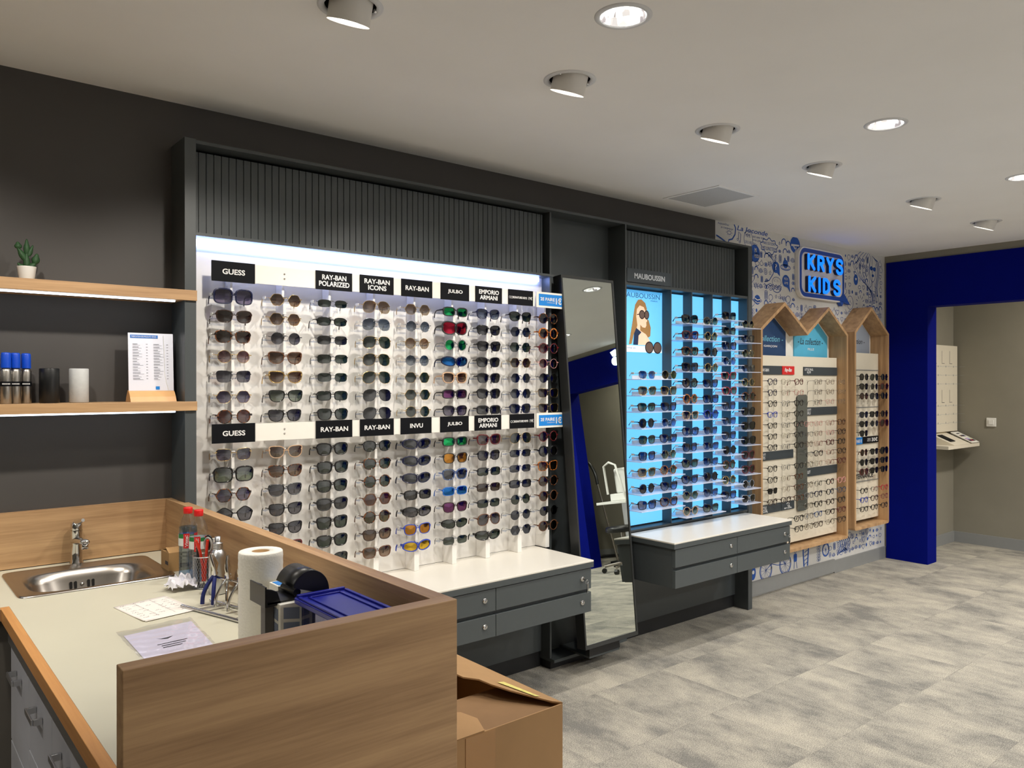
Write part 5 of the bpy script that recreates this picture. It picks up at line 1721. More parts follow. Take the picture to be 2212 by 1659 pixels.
bx, by, bz = 0.436, -0.09, 1.898
stem = MB(); pad(stem, (bx, by, bz), (0, 0, 1), 0.060, 0.009); pad(stem, (bx, by, bz + 0.052), (0.0, 0, 1), 0.050, 0.0085)
stem = stem.build('stem', M_CACT, ct)
for c_, d_, L_, r_ in (((bx - .004, by, bz + .030), (-.55, 0, 1), .050, .009), ((bx - .024, by, bz + .068), (-.1, 0, 1), .022, .010), ((bx + .005, by, bz + .045), (.35, 0, 1), .040, .007), ((bx + .006, by, bz + .002), (.75, 0, .8), .036, .009), ((bx + .024, by, bz + .022), (.2, 0, 1), .034, .011), ((bx - .006, by, bz + .0), (-.8, 0, .7), .028, .008)):
    m = MB(); pad(m, c_, d_, L_, r_); m.build('arm', M_CACT, ct)

# ================================================================ sink counter
ZK, ZO = 0.8727, 1.0684
ctr = thing('sink_counter', 'white topped counter with raised oak surround and built-in sink side', 'counter', (0.5, -1.0, 0))
poly = [(0.9037, -1.8349), (0.9434, -1.8349), (0.9434, FY - 0.001), (0.9290, FY - 0.001), (0.9290, -0.001), (0.9037, -0.001)]
MB().prismz(poly, 0.001, ZO).build('side_panel', OAKY, ctr, bevel=0.0012)
MB().box(0.3112, 0.9434, -1.8738, -1.8352, 0.001, ZO).build('front_panel', OAKX, ctr, bevel=0.0012)
MB().box(XL + 0.6, 0.9035, -0.018, -0.001, 0.875, ZO).build('splash_panel', OAKX, ctr)
# worktop with the sink cut-out
SX0, SX1, SY0, SY1 = 0.360, 0.8131, -0.475, -0.075
m = MB()
zt, zb_ = ZK, ZK - 0.030
hx0, hx1, hy0, hy1 = SX0 + 0.012, SX1 - 0.012, SY0 + 0.012, SY1 - 0.012
for (a, b, c, d) in ((XL + 0.6, hx0, -0.534, -0.0185), (hx1, 0.9035, -0.534, -0.0185), (hx0, hx1, -0.534, hy0), (hx0, hx1, hy1, -0.0185), (0.3290, 0.9035, -1.8349, -0.534)):
    m.box(a, b, c, d, zb_, zt)
m.build('worktop', M_TOP, ctr)
MB().box(0.3065, 0.3288, -1.8349, -0.534, zb_ - 0.004, ZK + 0.0004).build('edge_trim', BIRCH, ctr, bevel=0.001)
MB().box(XL + 0.6, 0.3065, -0.556, -0.5345, zb_ - 0.004, ZK + 0.0004).build('edge_trim', OAKX, ctr, bevel=0.001)
M_CABW = mat('cabinet_front', (186, 188, 196), 0.45, noise=0.02)
MB().box(0.318, 0.330, -1.834, -0.60, 0.790, 0.8385).build('aluminium_rail', M_ALU, ctr)
MB().box(0.345, 0.9030, -1.834, -0.55, 0.10, 0.785).build('cabinet_body', M_CABW, ctr)
MB().box(XL + 0.6, 0.343, -0.5340, -0.020, 0.10, 0.8380).build('sink_cabinet_body', mat('sink_cabinet_side', (92, 88, 82), 0.5, noise=0.03), ctr)
MB().box(0.39, 0.90, -1.83, -0.56, 0.002, 0.098).build('kickboard', M_BLACK, ctr)


def bar_handle(y, z, parent):
    m = MB()
    m.box(0.300, 0.305, y - 0.045, y + 0.045, z - 0.002, z + 0.012)
    m.box(0.305, 0.3245, y - 0.045, y - 0.037, z - 0.004, z + 0.011)
    m.box(0.305, 0.3245, y + 0.037, y + 0.045, z - 0.004, z + 0.011)
    return m.build('handle', M_ALU, parent, bevel=0.0015)


for k, (ya, yb) in enumerate(((-0.60, -0.90), (-0.905, -1.205), (-1.21, -1.51), (-1.515, -1.83))):
    for z0, z1 in (((0.60, 0.783), (0.34, 0.596), (0.11, 0.336)) if k != 0 else ((0.52, 0.783),)):
        d = MB().box(0.325, 0.3445, yb, ya, z0, z1).build('drawer', M_CABW, ctr, bevel=0.001)
        bar_handle((ya + yb) / 2, z1 - 0.055, d)
d = MB().box(0.325, 0.3445, -0.90, -0.60, 0.11, 0.515).build('door', M_CABW, ctr, bevel=0.001)
bar_handle(-0.75, 0.44, d)

# sink
sk = thing('sink', 'small stainless steel sink with an oval bowl set in the counter', 'sink', ((SX0 + SX1) / 2, (SY0 + SY1) / 2, ZK))


def sring(cx, cy, a, b, p, z, n=64):
    out = []
    for i in range(n):
        t = 2 * PI * i / n
        c, s = math.cos(t), math.sin(t)
        out.append((cx + a * abs(c) ** (2 / p) * (1 if c >= 0 else -1), cy + b * abs(s) ** (2 / p) * (1 if s >= 0 else -1), z))
    return out


cx, cy = (SX0 + SX1) / 2, (SY0 + SY1) / 2
ax_, by_ = (SX1 - SX0) / 2, (SY1 - SY0) / 2
rings = [sring(cx, cy, ax_, by_, 14, ZK + 0.0003), sring(cx, cy, ax_ - 0.001, by_ - 0.001, 14, ZK + 0.004), sring(cx, cy, ax_ - 0.007, by_ - 0.007, 14, ZK + 0.0052), sring(cx, cy, ax_ - 0.014, by_ - 0.014, 13, ZK + 0.0022),
         sring(cx, cy - 0.02, 0.190, 0.150, 4.2, ZK + 0.0018), sring(cx, cy - 0.022, 0.182, 0.142, 3.6, ZK - 0.003), sring(cx, cy - 0.022, 0.172, 0.132, 3.2, ZK - 0.03), sring(cx, cy - 0.022, 0.160, 0.120, 3.0, ZK - 0.09), sring(cx, cy - 0.022, 0.140, 0.10, 2.6, ZK - 0.122), sring(cx, cy - 0.022, 0.09, 0.06, 2.2, ZK - 0.130), sring(cx, cy - 0.022, 0.03, 0.03, 2, ZK - 0.133)]
m = MB(); n = 64
m.smooth = True
m.add([v for r_ in rings for v in r_], [(k * n + i, k * n + (i + 1) % n, (k + 1) * n + (i + 1) % n, (k + 1) * n + i) for k in range(len(rings) - 1) for i in range(n)] + [tuple(range((len(rings) - 1) * n, len(rings) * n))])
m.build('basin', M_STEEL, sk)
for dx in (-0.034, -0.020, 0.020, 0.034):
    xx = cx + dx
    MB().prism(rrect(xx - 0.004, xx + 0.004, ZK - 0.062, ZK - 0.036, 0.0038, 4), cy - 0.022 + 0.1235, cy - 0.022 + 0.1262).build('overflow_slot', M_VOID, sk)
m = MB(); m.lathe([(0.006, 0), (0.006, -0.002), (0, -0.0035)], (cx, cy - 0.022 + 0.1258, ZK - 0.049), 14, 'y', cap=False); m.build('overflow_screw', M_CHROME, sk)
# tap
tp = thing('tap', 'chrome mixer tap behind the sink against the oak panel', 'tap', (0.592, -0.052, ZK + 0.0006))
tx, ty = 0.592, -0.052
m = MB(); m.lathe([(0.0225, 0.0006), (0.0225, 0.004), (0.0195, 0.008), (0.0205, 0.040), (0.0165, 0.066), (0.0185, 0.088), (0.0200, 0.108), (0.0195, 0.118)], (tx, ty, ZK), 32); m.build('body', M_CHROME, tp)
m = MB()
secs = [((0, 0.0), 0.020, 0.014, 0.080), ((0.004, -0.040), 0.018, 0.012, 0.086), ((0.008, -0.075), 0.016, 0.010, 0.088), ((0.010, -0.098), 0.013, 0.008, 0.088)]
vs = []; n = 14
for (dx, dy), a, b, z in secs:
    vs += [(tx + dx + a * math.cos(2 * PI * i / n), ty + dy, ZK + z + b * math.sin(2 * PI * i / n)) for i in range(n)]
m.smooth = True; m.add(vs, [(k * n + i, k * n + (i + 1) % n, (k + 1) * n + (i + 1) % n, (k + 1) * n + i) for k in range(3) for i in range(n)] + [tuple(range(3 * n, 4 * n))]); m.smooth = False
sp_ = m.build('spout', M_CHROME, tp)
m = MB(); m.lathe([(0.011, 0), (0.012, 0.004), (0.012, 0.018), (0.008, 0.020)], (tx + 0.009, ty - 0.086, ZK + 0.064), 20); m.build('aerator', M_CHROME, sp_)
m = MB(); m.lathe([(0.0190, 0.119), (0.0195, 0.125), (0.0180, 0.142), (0.012, 0.150), (0, 0.152)], (tx, ty, ZK), 28, cap=False)
m.tube([(tx, ty - 0.004, ZK + 0.146), (tx + 0.004, ty - 0.03, ZK + 0.152), (tx + 0.009, ty - 0.06, ZK + 0.160)], [0.012, 0.009, 0.006], 10)
m.build('lever', M_CHROME, tp)

# ================================================================ things on the counter
Z0 = ZK + 0.0004
M_KRAFT = mat('kraft_card', (170, 134, 88), 0.8, noise=0.06, nscale=30)
o = thing('small_carton', 'small opened brown carton in the corner behind the water bottles', 'box', (0.845, -0.36, Z0))
m = MB().box(0.803, 0.888, -0.405, -0.315, Z0, Z0 + 0.064); m.build('carton', M_KRAFT, o, bevel=0.001)
m = MB()
zt = Z0 + 0.0645
m.add([(0.803, -0.405, zt), (0.888, -0.405, zt), (0.884, -0.352, zt + 0.010), (0.842, -0.348, zt + 0.003), (0.806, -0.356, zt + 0.012)], [(0, 1, 2, 3, 4)])
m.add([(0.803, -0.315, zt), (0.888, -0.315, zt), (0.880, -0.358, zt + 0.014), (0.850, -0.352, zt + 0.006), (0.812, -0.362, zt + 0.009)], [(0, 1, 2, 3, 4)])
fl_ = m.build('torn_flaps', M_KRAFT, o); md = fl_.modifiers.new('s', 'SOLIDIFY'); md.thickness = 0.0015
MB().box(0.840, 0.868, -0.4058, -0.4052, Z0 + 0.012, Z0 + 0.026).build('printed_block', M_SIGNB, o)
MB().box(0.8022, 0.8028, -0.395, -0.365, Z0 + 0.022, Z0 + 0.034).build('printed_text', M_TXTD, o)

M_WATER = glassy('water_blue', (190, 216, 242), (186, 212, 240), 0.04)
M_PET = glassy('clear_bottle', (246, 249, 252), (246, 249, 252), 0.06)
M_LBL = mat('bottle_label', (228, 232, 230), 0.4, noise=0.01)
M_RCAP = mat('red_cap', (214, 28, 28), 0.35, noise=0.01)
M_GREENP = mat('green_print', (30, 120, 60), 0.5, noise=0.1, nscale=90)


def bottle(x, y, label, lvl):
    b = thing('water_bottle', label, 'bottle', (x, y, Z0), 'mineral water bottles on the counter')
    pr = [(0.0, 0.0), (0.024, 0.0), (0.029, 0.006)]
    z = 0.012
    while z < 0.085:
        pr += [(0.0290, z), (0.0282, z + 0.004), (0.0290, z + 0.008)]
        z += 0.012
    pr += [(0.0285, 0.098), (0.0290, 0.104), (0.0290, 0.140), (0.0285, 0.148), (0.0290, 0.156), (0.0270, 0.170), (0.0215, 0.188), (0.0145, 0.202), (0.0125, 0.208), (0.0125, 0.214)]
    m = MB(); m.lathe(pr, (x, y, Z0), 32, cap=False); m.build('bottle_body', M_PET, b)
    m = MB(); m.lathe([(0.0, 0.002), (0.0235, 0.002), (0.0280, 0.007), (0.0278, lvl - 0.004), (0.0275, lvl), (0, lvl)], (x, y, Z0), 28, cap=False); m.build('water', M_WATER, b)
    m = MB(); m.lathe([(0.0138, 0.2085), (0.0145, 0.211), (0.0145, 0.226), (0.0135, 0.2285), (0, 0.229)], (x, y, Z0), 28, cap=False); m.build('cap', M_RCAP, b)
    m = MB(); m.lathe([(0.0296, 0.105), (0.0296, 0.141)], (x, y, Z0), 40, cap=False); lb = m.build('label', M_LBL, b)

    def patch(a0, a1, z0, z1, mt, nm, r=0.0299):
        m = MB(); k = 8
        vs = [(x + r * math.cos(R(a0 + (a1 - a0) * i / k)), y + r * math.sin(R(a0 + (a1 - a0) * i / k)), Z0 + zz) for zz in (z0, z1) for i in range(k + 1)]
        m.add(vs, [(i, i + 1, k + 2 + i, k + 1 + i) for i in range(k)])
        return m.build(nm, mt, lb)
    patch(225, 262, 0.098, 0.146, M_RED, 'red_panel')
    patch(290, 330, 0.112, 0.146, M_RED, 'red_panel')
    patch(180, 224, 0.130, 0.144, M_GREENP, 'green_print')
    patch(263, 289, 0.130, 0.142, M_GREENP, 'green_print')
    # the name runs up the red panel
    vs, fs = text_mesh('Vittel', 0.02)
    w0 = min(v[0] for v in vs); w1 = max(v[0] for v in vs); h0 = min(v[1] for v in vs); h1 = max(v[1] for v in vs)
    out = []
    for v in vs:
        u = (v[0] - w0) / (w1 - w0); q = (v[1] - h0) / (h1 - h0)
        a = R(253 - 18 * q)
        out.append((x + 0.0302 * math.cos(a), y + 0.0302 * math.sin(a), Z0 + 0.102 + 0.038 * u))
    m = MB(); m.add(out, fs); m.build('label_lettering', M_TXT, lb)
    return b


bottle(0.836, -0.500, 'full blue tinted water bottle with red cap, the farther of the two', 0.165)
bottle(0.846, -0.575, 'half empty water bottle with red cap, the nearer of the two', 0.06)

# mesh pen cup with scissors and pens
pcx, pcy = 0.833, -0.672
cup = thing('pen_cup', 'silver wire mesh pen cup in front of the water bottles', 'pen holder', (pcx, pcy, Z0))
m = MB(); m.lathe([(0.0, 0), (0.034, 0)], (pcx, pcy, Z0 + 0.001), 28, cap=False)
for zz in (0.002, 0.098):
    m.tube([(pcx + 0.035 * math.cos(t), pcy + 0.035 * math.sin(t), Z0 + zz) for t in [2 * PI * i / 28 for i in range(28)]], 0.0018 if zz > .05 else 0.001, 6, closed=True)
m.build('rim_and_base', M_ALU, cup)
m = MB()
for sgn in (1, -1):
    for i in range(30):
        pts = [(pcx + 0.0345 * math.cos(2 * PI * i / 30 + sgn * q * 0.24), pcy + 0.0345 * math.sin(2 * PI * i / 30 + sgn * q * 0.24), Z0 + 0.002 + 0.0191 * q) for q in range(6)]
        m.tube(pts, 0.0004, 3, cap=False)
me_ = m.build('mesh_wall', M_ALU, cup)
M_ORG = mat('orange_red_plastic', (216, 50, 30), 0.35, noise=0.02)
M_HGREY = mat('grey_handle', (150, 148, 144), 0.4, noise=0.02)


def loop(c, a, b, tilt=0.0, ang=0.0, n=22):
    out = []
    for i in range(n):
        t = 2 * PI * i / n
        u, w_ = a * math.cos(t), b * math.sin(t)
        out.append((c[0] + (u * math.cos(tilt) - w_ * math.sin(tilt)) * math.cos(ang), c[1] + (u * math.cos(tilt) - w_ * math.sin(tilt)) * math.sin(ang), c[2] + u * math.sin(tilt) + w_ * math.cos(tilt)))
    return out


sc1 = thing('scissors', 'scissors with grey oval handles standing in the mesh pen cup', 'scissors', (pcx, pcy, Z0 + 0.01))
m = MB(); m.tube(loop((pcx + 0.005, pcy - 0.018, Z0 + 0.134), 0.012, 0.021, 0.1, R(-50)), 0.0035, 8, closed=True)
m.build('handle', M_HGREY, sc1)
m = MB(); m.tube(loop((pcx + 0.010, pcy + 0.000, Z0 + 0.139), 0.011, 0.020, -0.2, R(-50)), 0.0035, 8, closed=True)
m.build('handle', M_PLBLACK, sc1)
m = MB(); m.tube([(pcx + 0.006, pcy - 0.016, Z0 + 0.112), (pcx, pcy - 0.008, Z0 + 0.060), (pcx - 0.004, pcy, Z0 + 0.008)], [0.003, 0.003, 0.001], 6); m.tube([(pcx + 0.008, pcy - 0.004, Z0 + 0.118), (pcx + 0.002, pcy - 0.004, Z0 + 0.060), (pcx - 0.002, pcy + 0.004, Z0 + 0.008)], [0.003, 0.003, 0.001], 6)
m.build('blades', M_STEEL, sc1)
sc2 = thing('cutter', 'orange red handled pliers leaning in the mesh pen cup', 'pliers', (pcx - 0.01, pcy, Z0 + 0.01))
m = MB()
m.tube([(pcx - 0.030, pcy - 0.012, Z0 + 0.150), (pcx - 0.018, pcy - 0.010, Z0 + 0.115), (pcx - 0.008, pcy - 0.006, Z0 + 0.07), (pcx - 0.006, pcy - 0.004, Z0 + 0.02)], 0.0045, 8)
m.tube([(pcx + 0.002, pcy - 0.022, Z0 + 0.150), (pcx + 0.000, pcy - 0.018, Z0 + 0.115), (pcx - 0.002, pcy - 0.012, Z0 + 0.07), (pcx - 0.002, pcy - 0.008, Z0 + 0.02)], 0.0045, 8)
m.build('handles', M_ORG, sc2)
for (dx, dy, tx_, ty_, h, mt, r, lab) in ((0.016, 0.014, 0.004, 0.006, 0.155, M_PLBLACK, 0.0055, 'thick black marker pen in the mesh cup'), (0.022, -0.004, 0.003, -0.002, 0.150, M_PLWHITE, 0.0045, 'white pen with clip standing in the mesh cup'), (-0.012, 0.018, -0.002, 0.004, 0.135, M_PLBLACK, 0.005, 'black pen at the back of the mesh cup')):
    m = MB(); m.tube([(pcx + dx, pcy + dy, Z0 + 0.003), (pcx + dx + tx_, pcy + dy + ty_, Z0 + h - .02), (pcx + dx + tx_ * 1.1, pcy + dy + ty_ * 1.1, Z0 + h)], [r * .6, r, r * 0.9], 10)
    tag(m.build('pen', mt), lab, 'pen')

# aluminium pump bottle
x, y = 0.838, -0.775
pb_ = thing('spray_bottle', 'brushed aluminium spray bottle beside the pen cup', 'bottle', (x, y, Z0))
m = MB(); m.lathe([(0.0, 0), (0.0245, 0), (0.0265, 0.003), (0.0265, 0.108), (0.0245, 0.120), (0.0165, 0.131), (0.0135, 0.134)], (x, y, Z0), 36, cap=False); m.build('bottle_body', M_ALU, pb_)
pr = [(0.0140, 0.134)]
for k in range(4):
    pr += [(0.0150, 0.136 + k * 0.0045), (0.0150, 0.139 + k * 0.0045), (0.0138, 0.1400 + k * 0.0045)]
pr += [(0.0095, 0.155), (0.0085, 0.157), (0.0085, 0.172), (0, 0.173)]
m = MB(); m.lathe(pr, (x, y, Z0), 28, cap=False); m.build('pump_head', M_ALU, pb_)
m = MB()
for k in range(7):
    a = R(205 + k * 5)
    m.cyl((x + 0.0267 * math.cos(a), y + 0.0267 * math.sin(a), Z0 + 0.060 + 0.006 * (k % 3)), (x + 0.0267 * math.cos(a), y + 0.0267 * math.sin(a), Z0 + 0.085), 0.0006, 0.0006, 5)
m.build('small_print', mat('gold_print', (150, 132, 70), 0.5, noise=0.05), pb_)

# crumpled paper
pc = MB(); rr = random.Random(5)
cxp, cyp = 0.765, -0.655
nu, nv = 12, 9
vs = []
for i in range(nu):
    for j in range(nv):
        u, v = i / (nu - 1) * 2 - 1, j / (nv - 1) * 2 - 1
        h = 0.052 * (1 - 0.75 * (u * u * .6 + v * v * .5)) * rr.uniform(0.35, 1.0) + 0.0015
        vs.append((cxp + 0.044 * u * (1 - .15 * abs(v)) + rr.uniform(-.006, .006), cyp + 0.038 * v + rr.uniform(-.006, .006), Z0 + max(0.001, h)))
pc.add(vs, [(i * nv + j, (i + 1) * nv + j, (i + 1) * nv + j + 1, i * nv + j + 1) for i in range(nu - 1) for j in range(nv - 1)])
o = pc.build('crumpled_paper', mat('white_paper', (226, 226, 234), 0.7, noise=0.02)); md = o.modifiers.new('s', 'SOLIDIFY'); md.thickness = 0.0006
tag(o, 'crumpled sheet of white paper in front of the mesh pen cup', 'paper')

# rack with pliers
rk = thing('plier_rack', 'chrome bar rack that holds optician pliers beside the paper towel roll', 'rack', (0.80, -0.93, Z0))
m = MB()
m.tube([(0.705, -0.865, Z0 + 0.005), (0.760, -1.045, Z0 + 0.005), (0.800, -1.190, Z0 + 0.005)], 0.005, 12)
m.tube([(0.790, -0.850, Z0 + 0.004), (0.835, -1.03, Z0 + 0.004), (0.872, -1.16, Z0 + 0.004)], 0.004, 10)
m.tube([(0.790, -0.870, Z0 + 0.004), (0.790, -0.870, Z0 + 0.078), (0.855, -1.13, Z0 + 0.078), (0.855, -1.13, Z0 + 0.004)], 0.0035, 10)
m.tube([(0.730, -0.945, Z0 + 0.008), (0.812, -0.945, Z0 + 0.008)], 0.0035, 8); m.tube([(0.775, -1.10, Z0 + 0.008), (0.853, -1.10, Z0 + 0.008)], 0.0035, 8)
m.build('bars', M_CHROME, rk)
M_NAVYH = mat('navy_grip', (30, 42, 108), 0.4, noise=0.02)


def pliers(x, y, mt, label, s=1.0, lean=0.0):
    """hung over the bar: jaws up, two curved handles falling forward"""
    p = thing('pliers', label, 'pliers', (x, y, Z0 + 0.08), 'optician pliers in the rack')
    z = Z0 + 0.085
    m = MB()
    m.tube([(x, y, z), (x + 0.006, y + 0.004, z + 0.03), (x + 0.004 + lean, y + 0.008, z + 0.062)], [0.006, 0.0075, 0.0035], 8)
    m.tube([(x, y - 0.010, z), (x - 0.004, y - 0.008, z + 0.03), (x - 0.002 + lean, y - 0.002, z + 0.062)], [0.006, 0.0075, 0.0035], 8)
    m.cyl((x - 0.007, y - 0.004, z + 0.006), (x + 0.007, y - 0.004, z + 0.006), 0.007, 0.007, 14)
    m.build('jaws', M_CHROME, p)
    for k, (ddx, off) in enumerate(((-0.030, 0.0), (-0.012, -0.028))):
        m = MB()
        m.tube(smooth_line([(x, y + off * .2, z - .002), (x + ddx * 0.55, y + off * .6, z - 0.022), (x + ddx * 1.05, y + off, z - 0.052), (x + ddx * 1.15, y + off, z - 0.0795)], 3), 0.0052 * s, 9)
        m.build('handle', mt, p)
    return p


pliers(0.790, -0.885, M_NAVYH, 'pliers with a navy blue grip at the front of the rack', 1.15, -0.01)
pliers(0.806, -0.945, M_CHROME, 'bare chrome pliers second in the rack', 0.8)
pliers(0.820, -1.005, M_CHROME, 'bare chrome pliers in the middle of the rack', 0.8, 0.004)
pliers(0.835, -1.075, M_CHROME, 'bare chrome pliers at the rear of the rack by the towel roll', 0.8, -0.004)

# paper towel roll
x, y = 0.756, -1.312
m = MB()
pr = [(0.0215, 0.0), (0.0510, 0.0), (0.0525, 0.003)]
for k in range(1, 24):
    pr.append((0.0525 + (0.0004 if k % 2 else -0.0003), 0.003 + k * 0.0093))
pr += [(0.0520, 0.2265), (0.0505, 0.2285), (0.0215, 0.2285), (0.0215, 0.0)]
m.lathe(pr, (0, 0, 0), 56, cap=False)
tr_ = thing('paper_towel_roll', 'upright roll of white embossed paper towel', 'paper towel', (x, y, Z0))
m.build('paper', mat('towel_paper', (236, 234, 226), 0.9, noise=0.03, nscale=180, bump=0.6), tr_, local=True)
m = MB(); m.lathe([(0.0213, 0.001), (0.0213, 0.2275), (0.0203, 0.2275), (0.0203, 0.001)], (0, 0, 0), 30, cap=False); m.build('card_core', M_KRAFT, tr_, local=True)

# documents
M_DOC = mat('document_paper', (238, 232, 226), 0.6, noise=0.01)
dc = thing('document', 'creased form with handwriting lying on the white counter', 'paper', (0.645, -0.83, Z0))


def quad(p, u, v):
    (x0, y0), (x1, y1), (x2, y2), (x3, y3) = p
    return ((x0 * (1 - u) + x1 * u) * (1 - v) + (x3 * (1 - u) + x2 * u) * v, (y0 * (1 - u) + y1 * u) * (1 - v) + (y3 * (1 - u) + y2 * u) * v)


def sheet_mesh(p, hf, nu=14, nv=10):
    m = MB(); m.smooth = True
    vs = []
    for i in range(nu):
        for j in range(nv):
            u, v = i / (nu - 1), j / (nv - 1)
            a = quad(p, u, v)
            vs.append((a[0], a[1], Z0 + hf(u, v)))
    m.add(vs, [(i * nv + j, (i + 1) * nv + j, (i + 1) * nv + j + 1, i * nv + j + 1) for i in range(nu - 1) for j in range(nv - 1)])
    m.smooth = False
    return m


PQ = [(0.555, -0.741), (0.703, -0.706), (0.728, -0.915), (0.584, -0.940)]
hf = lambda u, v: 0.0012 + 0.006 * max(0, v - 0.6) ** 1.2 * (1 - u) + 0.007 * max(0, u - 0.75) * v
o = sheet_mesh(PQ, hf).build('sheet', M_DOC, dc); md = o.modifiers.new('s', 'SOLIDIFY'); md.thickness = 0.0005; md.offset = -1
PQ2 = [(a + 0.004, b - 0.006) for a, b in PQ]
o2 = sheet_mesh(PQ2, lambda u, v: 0.0005 + 0.0015 * v).build('under_sheet', M_DOC, dc)
m = MB(); rr = random.Random(9)


def doc_line(m, P_, hf_, u0, v0, u1, v1, w=0.006):
    a = quad(P_, u0, v0); b = quad(P_, u1, v1)
    d = Vector((b[0] - a[0], b[1] - a[1])); n_ = Vector((-d.y, d.x)).normalized() * w * 0.1
    za, zb2 = Z0 + hf_(u0, v0) + 0.0007, Z0 + hf_(u1, v1) + 0.0007
    m.add([(a[0] + n_.x, a[1] + n_.y, za), (a[0] - n_.x, a[1] - n_.y, za), (b[0] - n_.x, b[1] - n_.y, zb2), (b[0] + n_.x, b[1] + n_.y, zb2)], [(0, 1, 2, 3)])


for k in range(8):
    v = 0.08 + 0.11 * k
    for q in range(5):
        u = 0.07 + 0.18 * q + rr.uniform(0, .03)
        if rr.random() < .75:
            for s__ in range(4):
                doc_line(m, PQ, hf, u + s__ * .028, v, u + s__ * .028 + .02, v + rr.uniform(-.03, .03), 0.006)
for u in (0.35, 0.66):
    doc_line(m, PQ, hf, u, 0.05, u, 0.9, 0.003)
m.build('handwriting', mat('ink_lines', (96, 84, 96), 0.7, noise=0.02), o)
bg = thing('plastic_sleeve', 'clear plastic sleeve with a printed delivery sheet, nearest the oak front panel', 'plastic sleeve', (0.59, -1.12, Z0))
BQ = [(0.500, -1.005), (0.690, -0.985), (0.668, -1.245), (0.497, -1.250)]
IQ = [(0.512, -1.035), (0.684, -1.015), (0.664, -1.242), (0.506, -1.247)]
sheet_mesh(IQ, lambda u, v: 0.0008).build('printed_sheet', mat('lilac_sheet', (222, 218, 236), 0.6, noise=0.02), bg)
rr = random.Random(2)
cr_ = [[0.0016 + 0.0012 * math.sin(i * 0.9 + j * .5) + 0.0009 * math.sin(j * 1.7 - i * .4) + rr.uniform(0, 0.0008) for j in range(22)] for i in range(22)]
o = sheet_mesh(BQ, lambda u, v: 0.0028 + cr_[int(u * 21)][int(v * 21)], 22, 22)
o.build('plastic_film', glassy('wrinkled_film', (250, 250, 253), (250, 250, 253), 0.07, rough=0.10), bg)
m = MB(); pts = [quad(IQ, u, v) for u, v in ((.35, .38), (.42, .42), (.5, .42), (.6, .40), (.5, .47), (.42, .44))]
m.add([(a, b, Z0 + 0.0014) for a, b in pts], [tuple(range(6))])
for k, (u0, u1, v) in enumerate(((.30, .74, .62), (.34, .70, .69), (.34, .62, .76))):
    z_ = lambda a, b: 0.0008
    doc_line(m, IQ, z_, u0, v, u1, v, 0.02)
m.build('printed_motif', M_TXTD, bg)

# stacked supplies by the side panel
wb = thing('wipe_box', 'tall white carton with grey-blue squares beside the towel roll', 'box', (0.76, -1.50, Z0))
MB().box(0.712, 0.765, -1.530, -1.430, Z0, Z0 + 0.150).build('carton', M_SIGNW, wb, bevel=0.001)
m = MB()
for k in range(4):
    m.add([(0.7195, -1.5306, Z0 + 0.118 - k * 0.033), (0.7570, -1.5306, Z0 + 0.112 - k * 0.033), (0.7570, -1.5306, Z0 + 0.138 - k * 0.033), (0.7195, -1.5306, Z0 + 0.143 - k * 0.033)], [(0, 1, 2, 3)])
    m.add([(0.7114, -1.520, Z0 + 0.112 - k * 0.033), (0.7114, -1.465, Z0 + 0.118 - k * 0.033), (0.7114, -1.465, Z0 + 0.143 - k * 0.033), (0.7114, -1.520, Z0 + 0.138 - k * 0.033)], [(0, 1, 2, 3)])
m.build('printed_squares', mat('slate_print', (128, 138, 160), 0.5, noise=0.02), wb)
db = thing('grey_carton', 'narrow dark grey carton standing against the towel roll', 'box', (0.69, -1.48, Z0))
MB().box(0.690, 0.7105, -1.500, -1.475, Z0, Z0 + 0.148).build('carton', mat('dark_carton', (84, 82, 80), 0.5, noise=0.03), db, bevel=0.001)
wb2 = thing('white_carton', 'small white carton with a blue top label behind the black dispenser', 'box', (0.79, -1.40, Z0))
MB().box(0.752, 0.790, -1.425, -1.372, Z0, Z0 + 0.1635).build('carton', M_SIGNW, wb2, bevel=0.001)
MB().box(0.757, 0.785, -1.418, -1.378, Z0 + 0.1637, Z0 + 0.1641).build('blue_label', M_SKY, wb2)

# black tape dispenser on the cartons
zd = Z0 + 0.1505
td = thing('tape_dispenser', 'black tape dispenser with a round hood on the cartons beside the towel roll', 'dispenser', (0.77, -1.48, zd))


def extr(poly, y0, y1, name, mt, parent, t=None):
    return MB().prism(poly, y0, y1).build(name, mt, parent, bevel=0.0008)


yA, yB = -1.505, -1.455
m = MB()
# hood: arched shell over the back
arc = [(0.790 + 0.046 * math.cos(R(a)), zd + 0.010 + 0.052 * math.sin(R(a))) for a in range(-12, 166, 9)]
arc_in = [(0.790 + 0.0435 * math.cos(R(a)), zd + 0.010 + 0.0495 * math.sin(R(a))) for a in range(-12, 166, 9)]
n = len(arc)
m.smooth = True
vs = [(a, yA - 0.012, b) for a, b in arc] + [(a, yB + 0.03, b) for a, b in arc] + [(a, yB + 0.03, b) for a, b in arc_in] + [(a, yA - 0.012, b) for a, b in arc_in]
m.add(vs, [(q * n + i, q * n + i + 1, ((q + 1) % 4) * n + i + 1, ((q + 1) % 4) * n + i) for q in range(4) for i in range(n - 1)] + [(0, n, 2 * n, 3 * n), (n - 1, 2 * n - 1, 3 * n - 1, 4 * n - 1)])
m.smooth = False
hood = m.build('hood', M_PLBLACK, td)
MB().prism(arc + [(0.834, zd - 0.0)], yA - 0.0118, yA - 0.009).build('side_plate', M_PLBLACK, td)
MB().box(0.690, 0.834, yA - 0.010, yB + 0.028, zd, zd + 0.004).build('tray', M_PLBLACK, td)
m = MB()
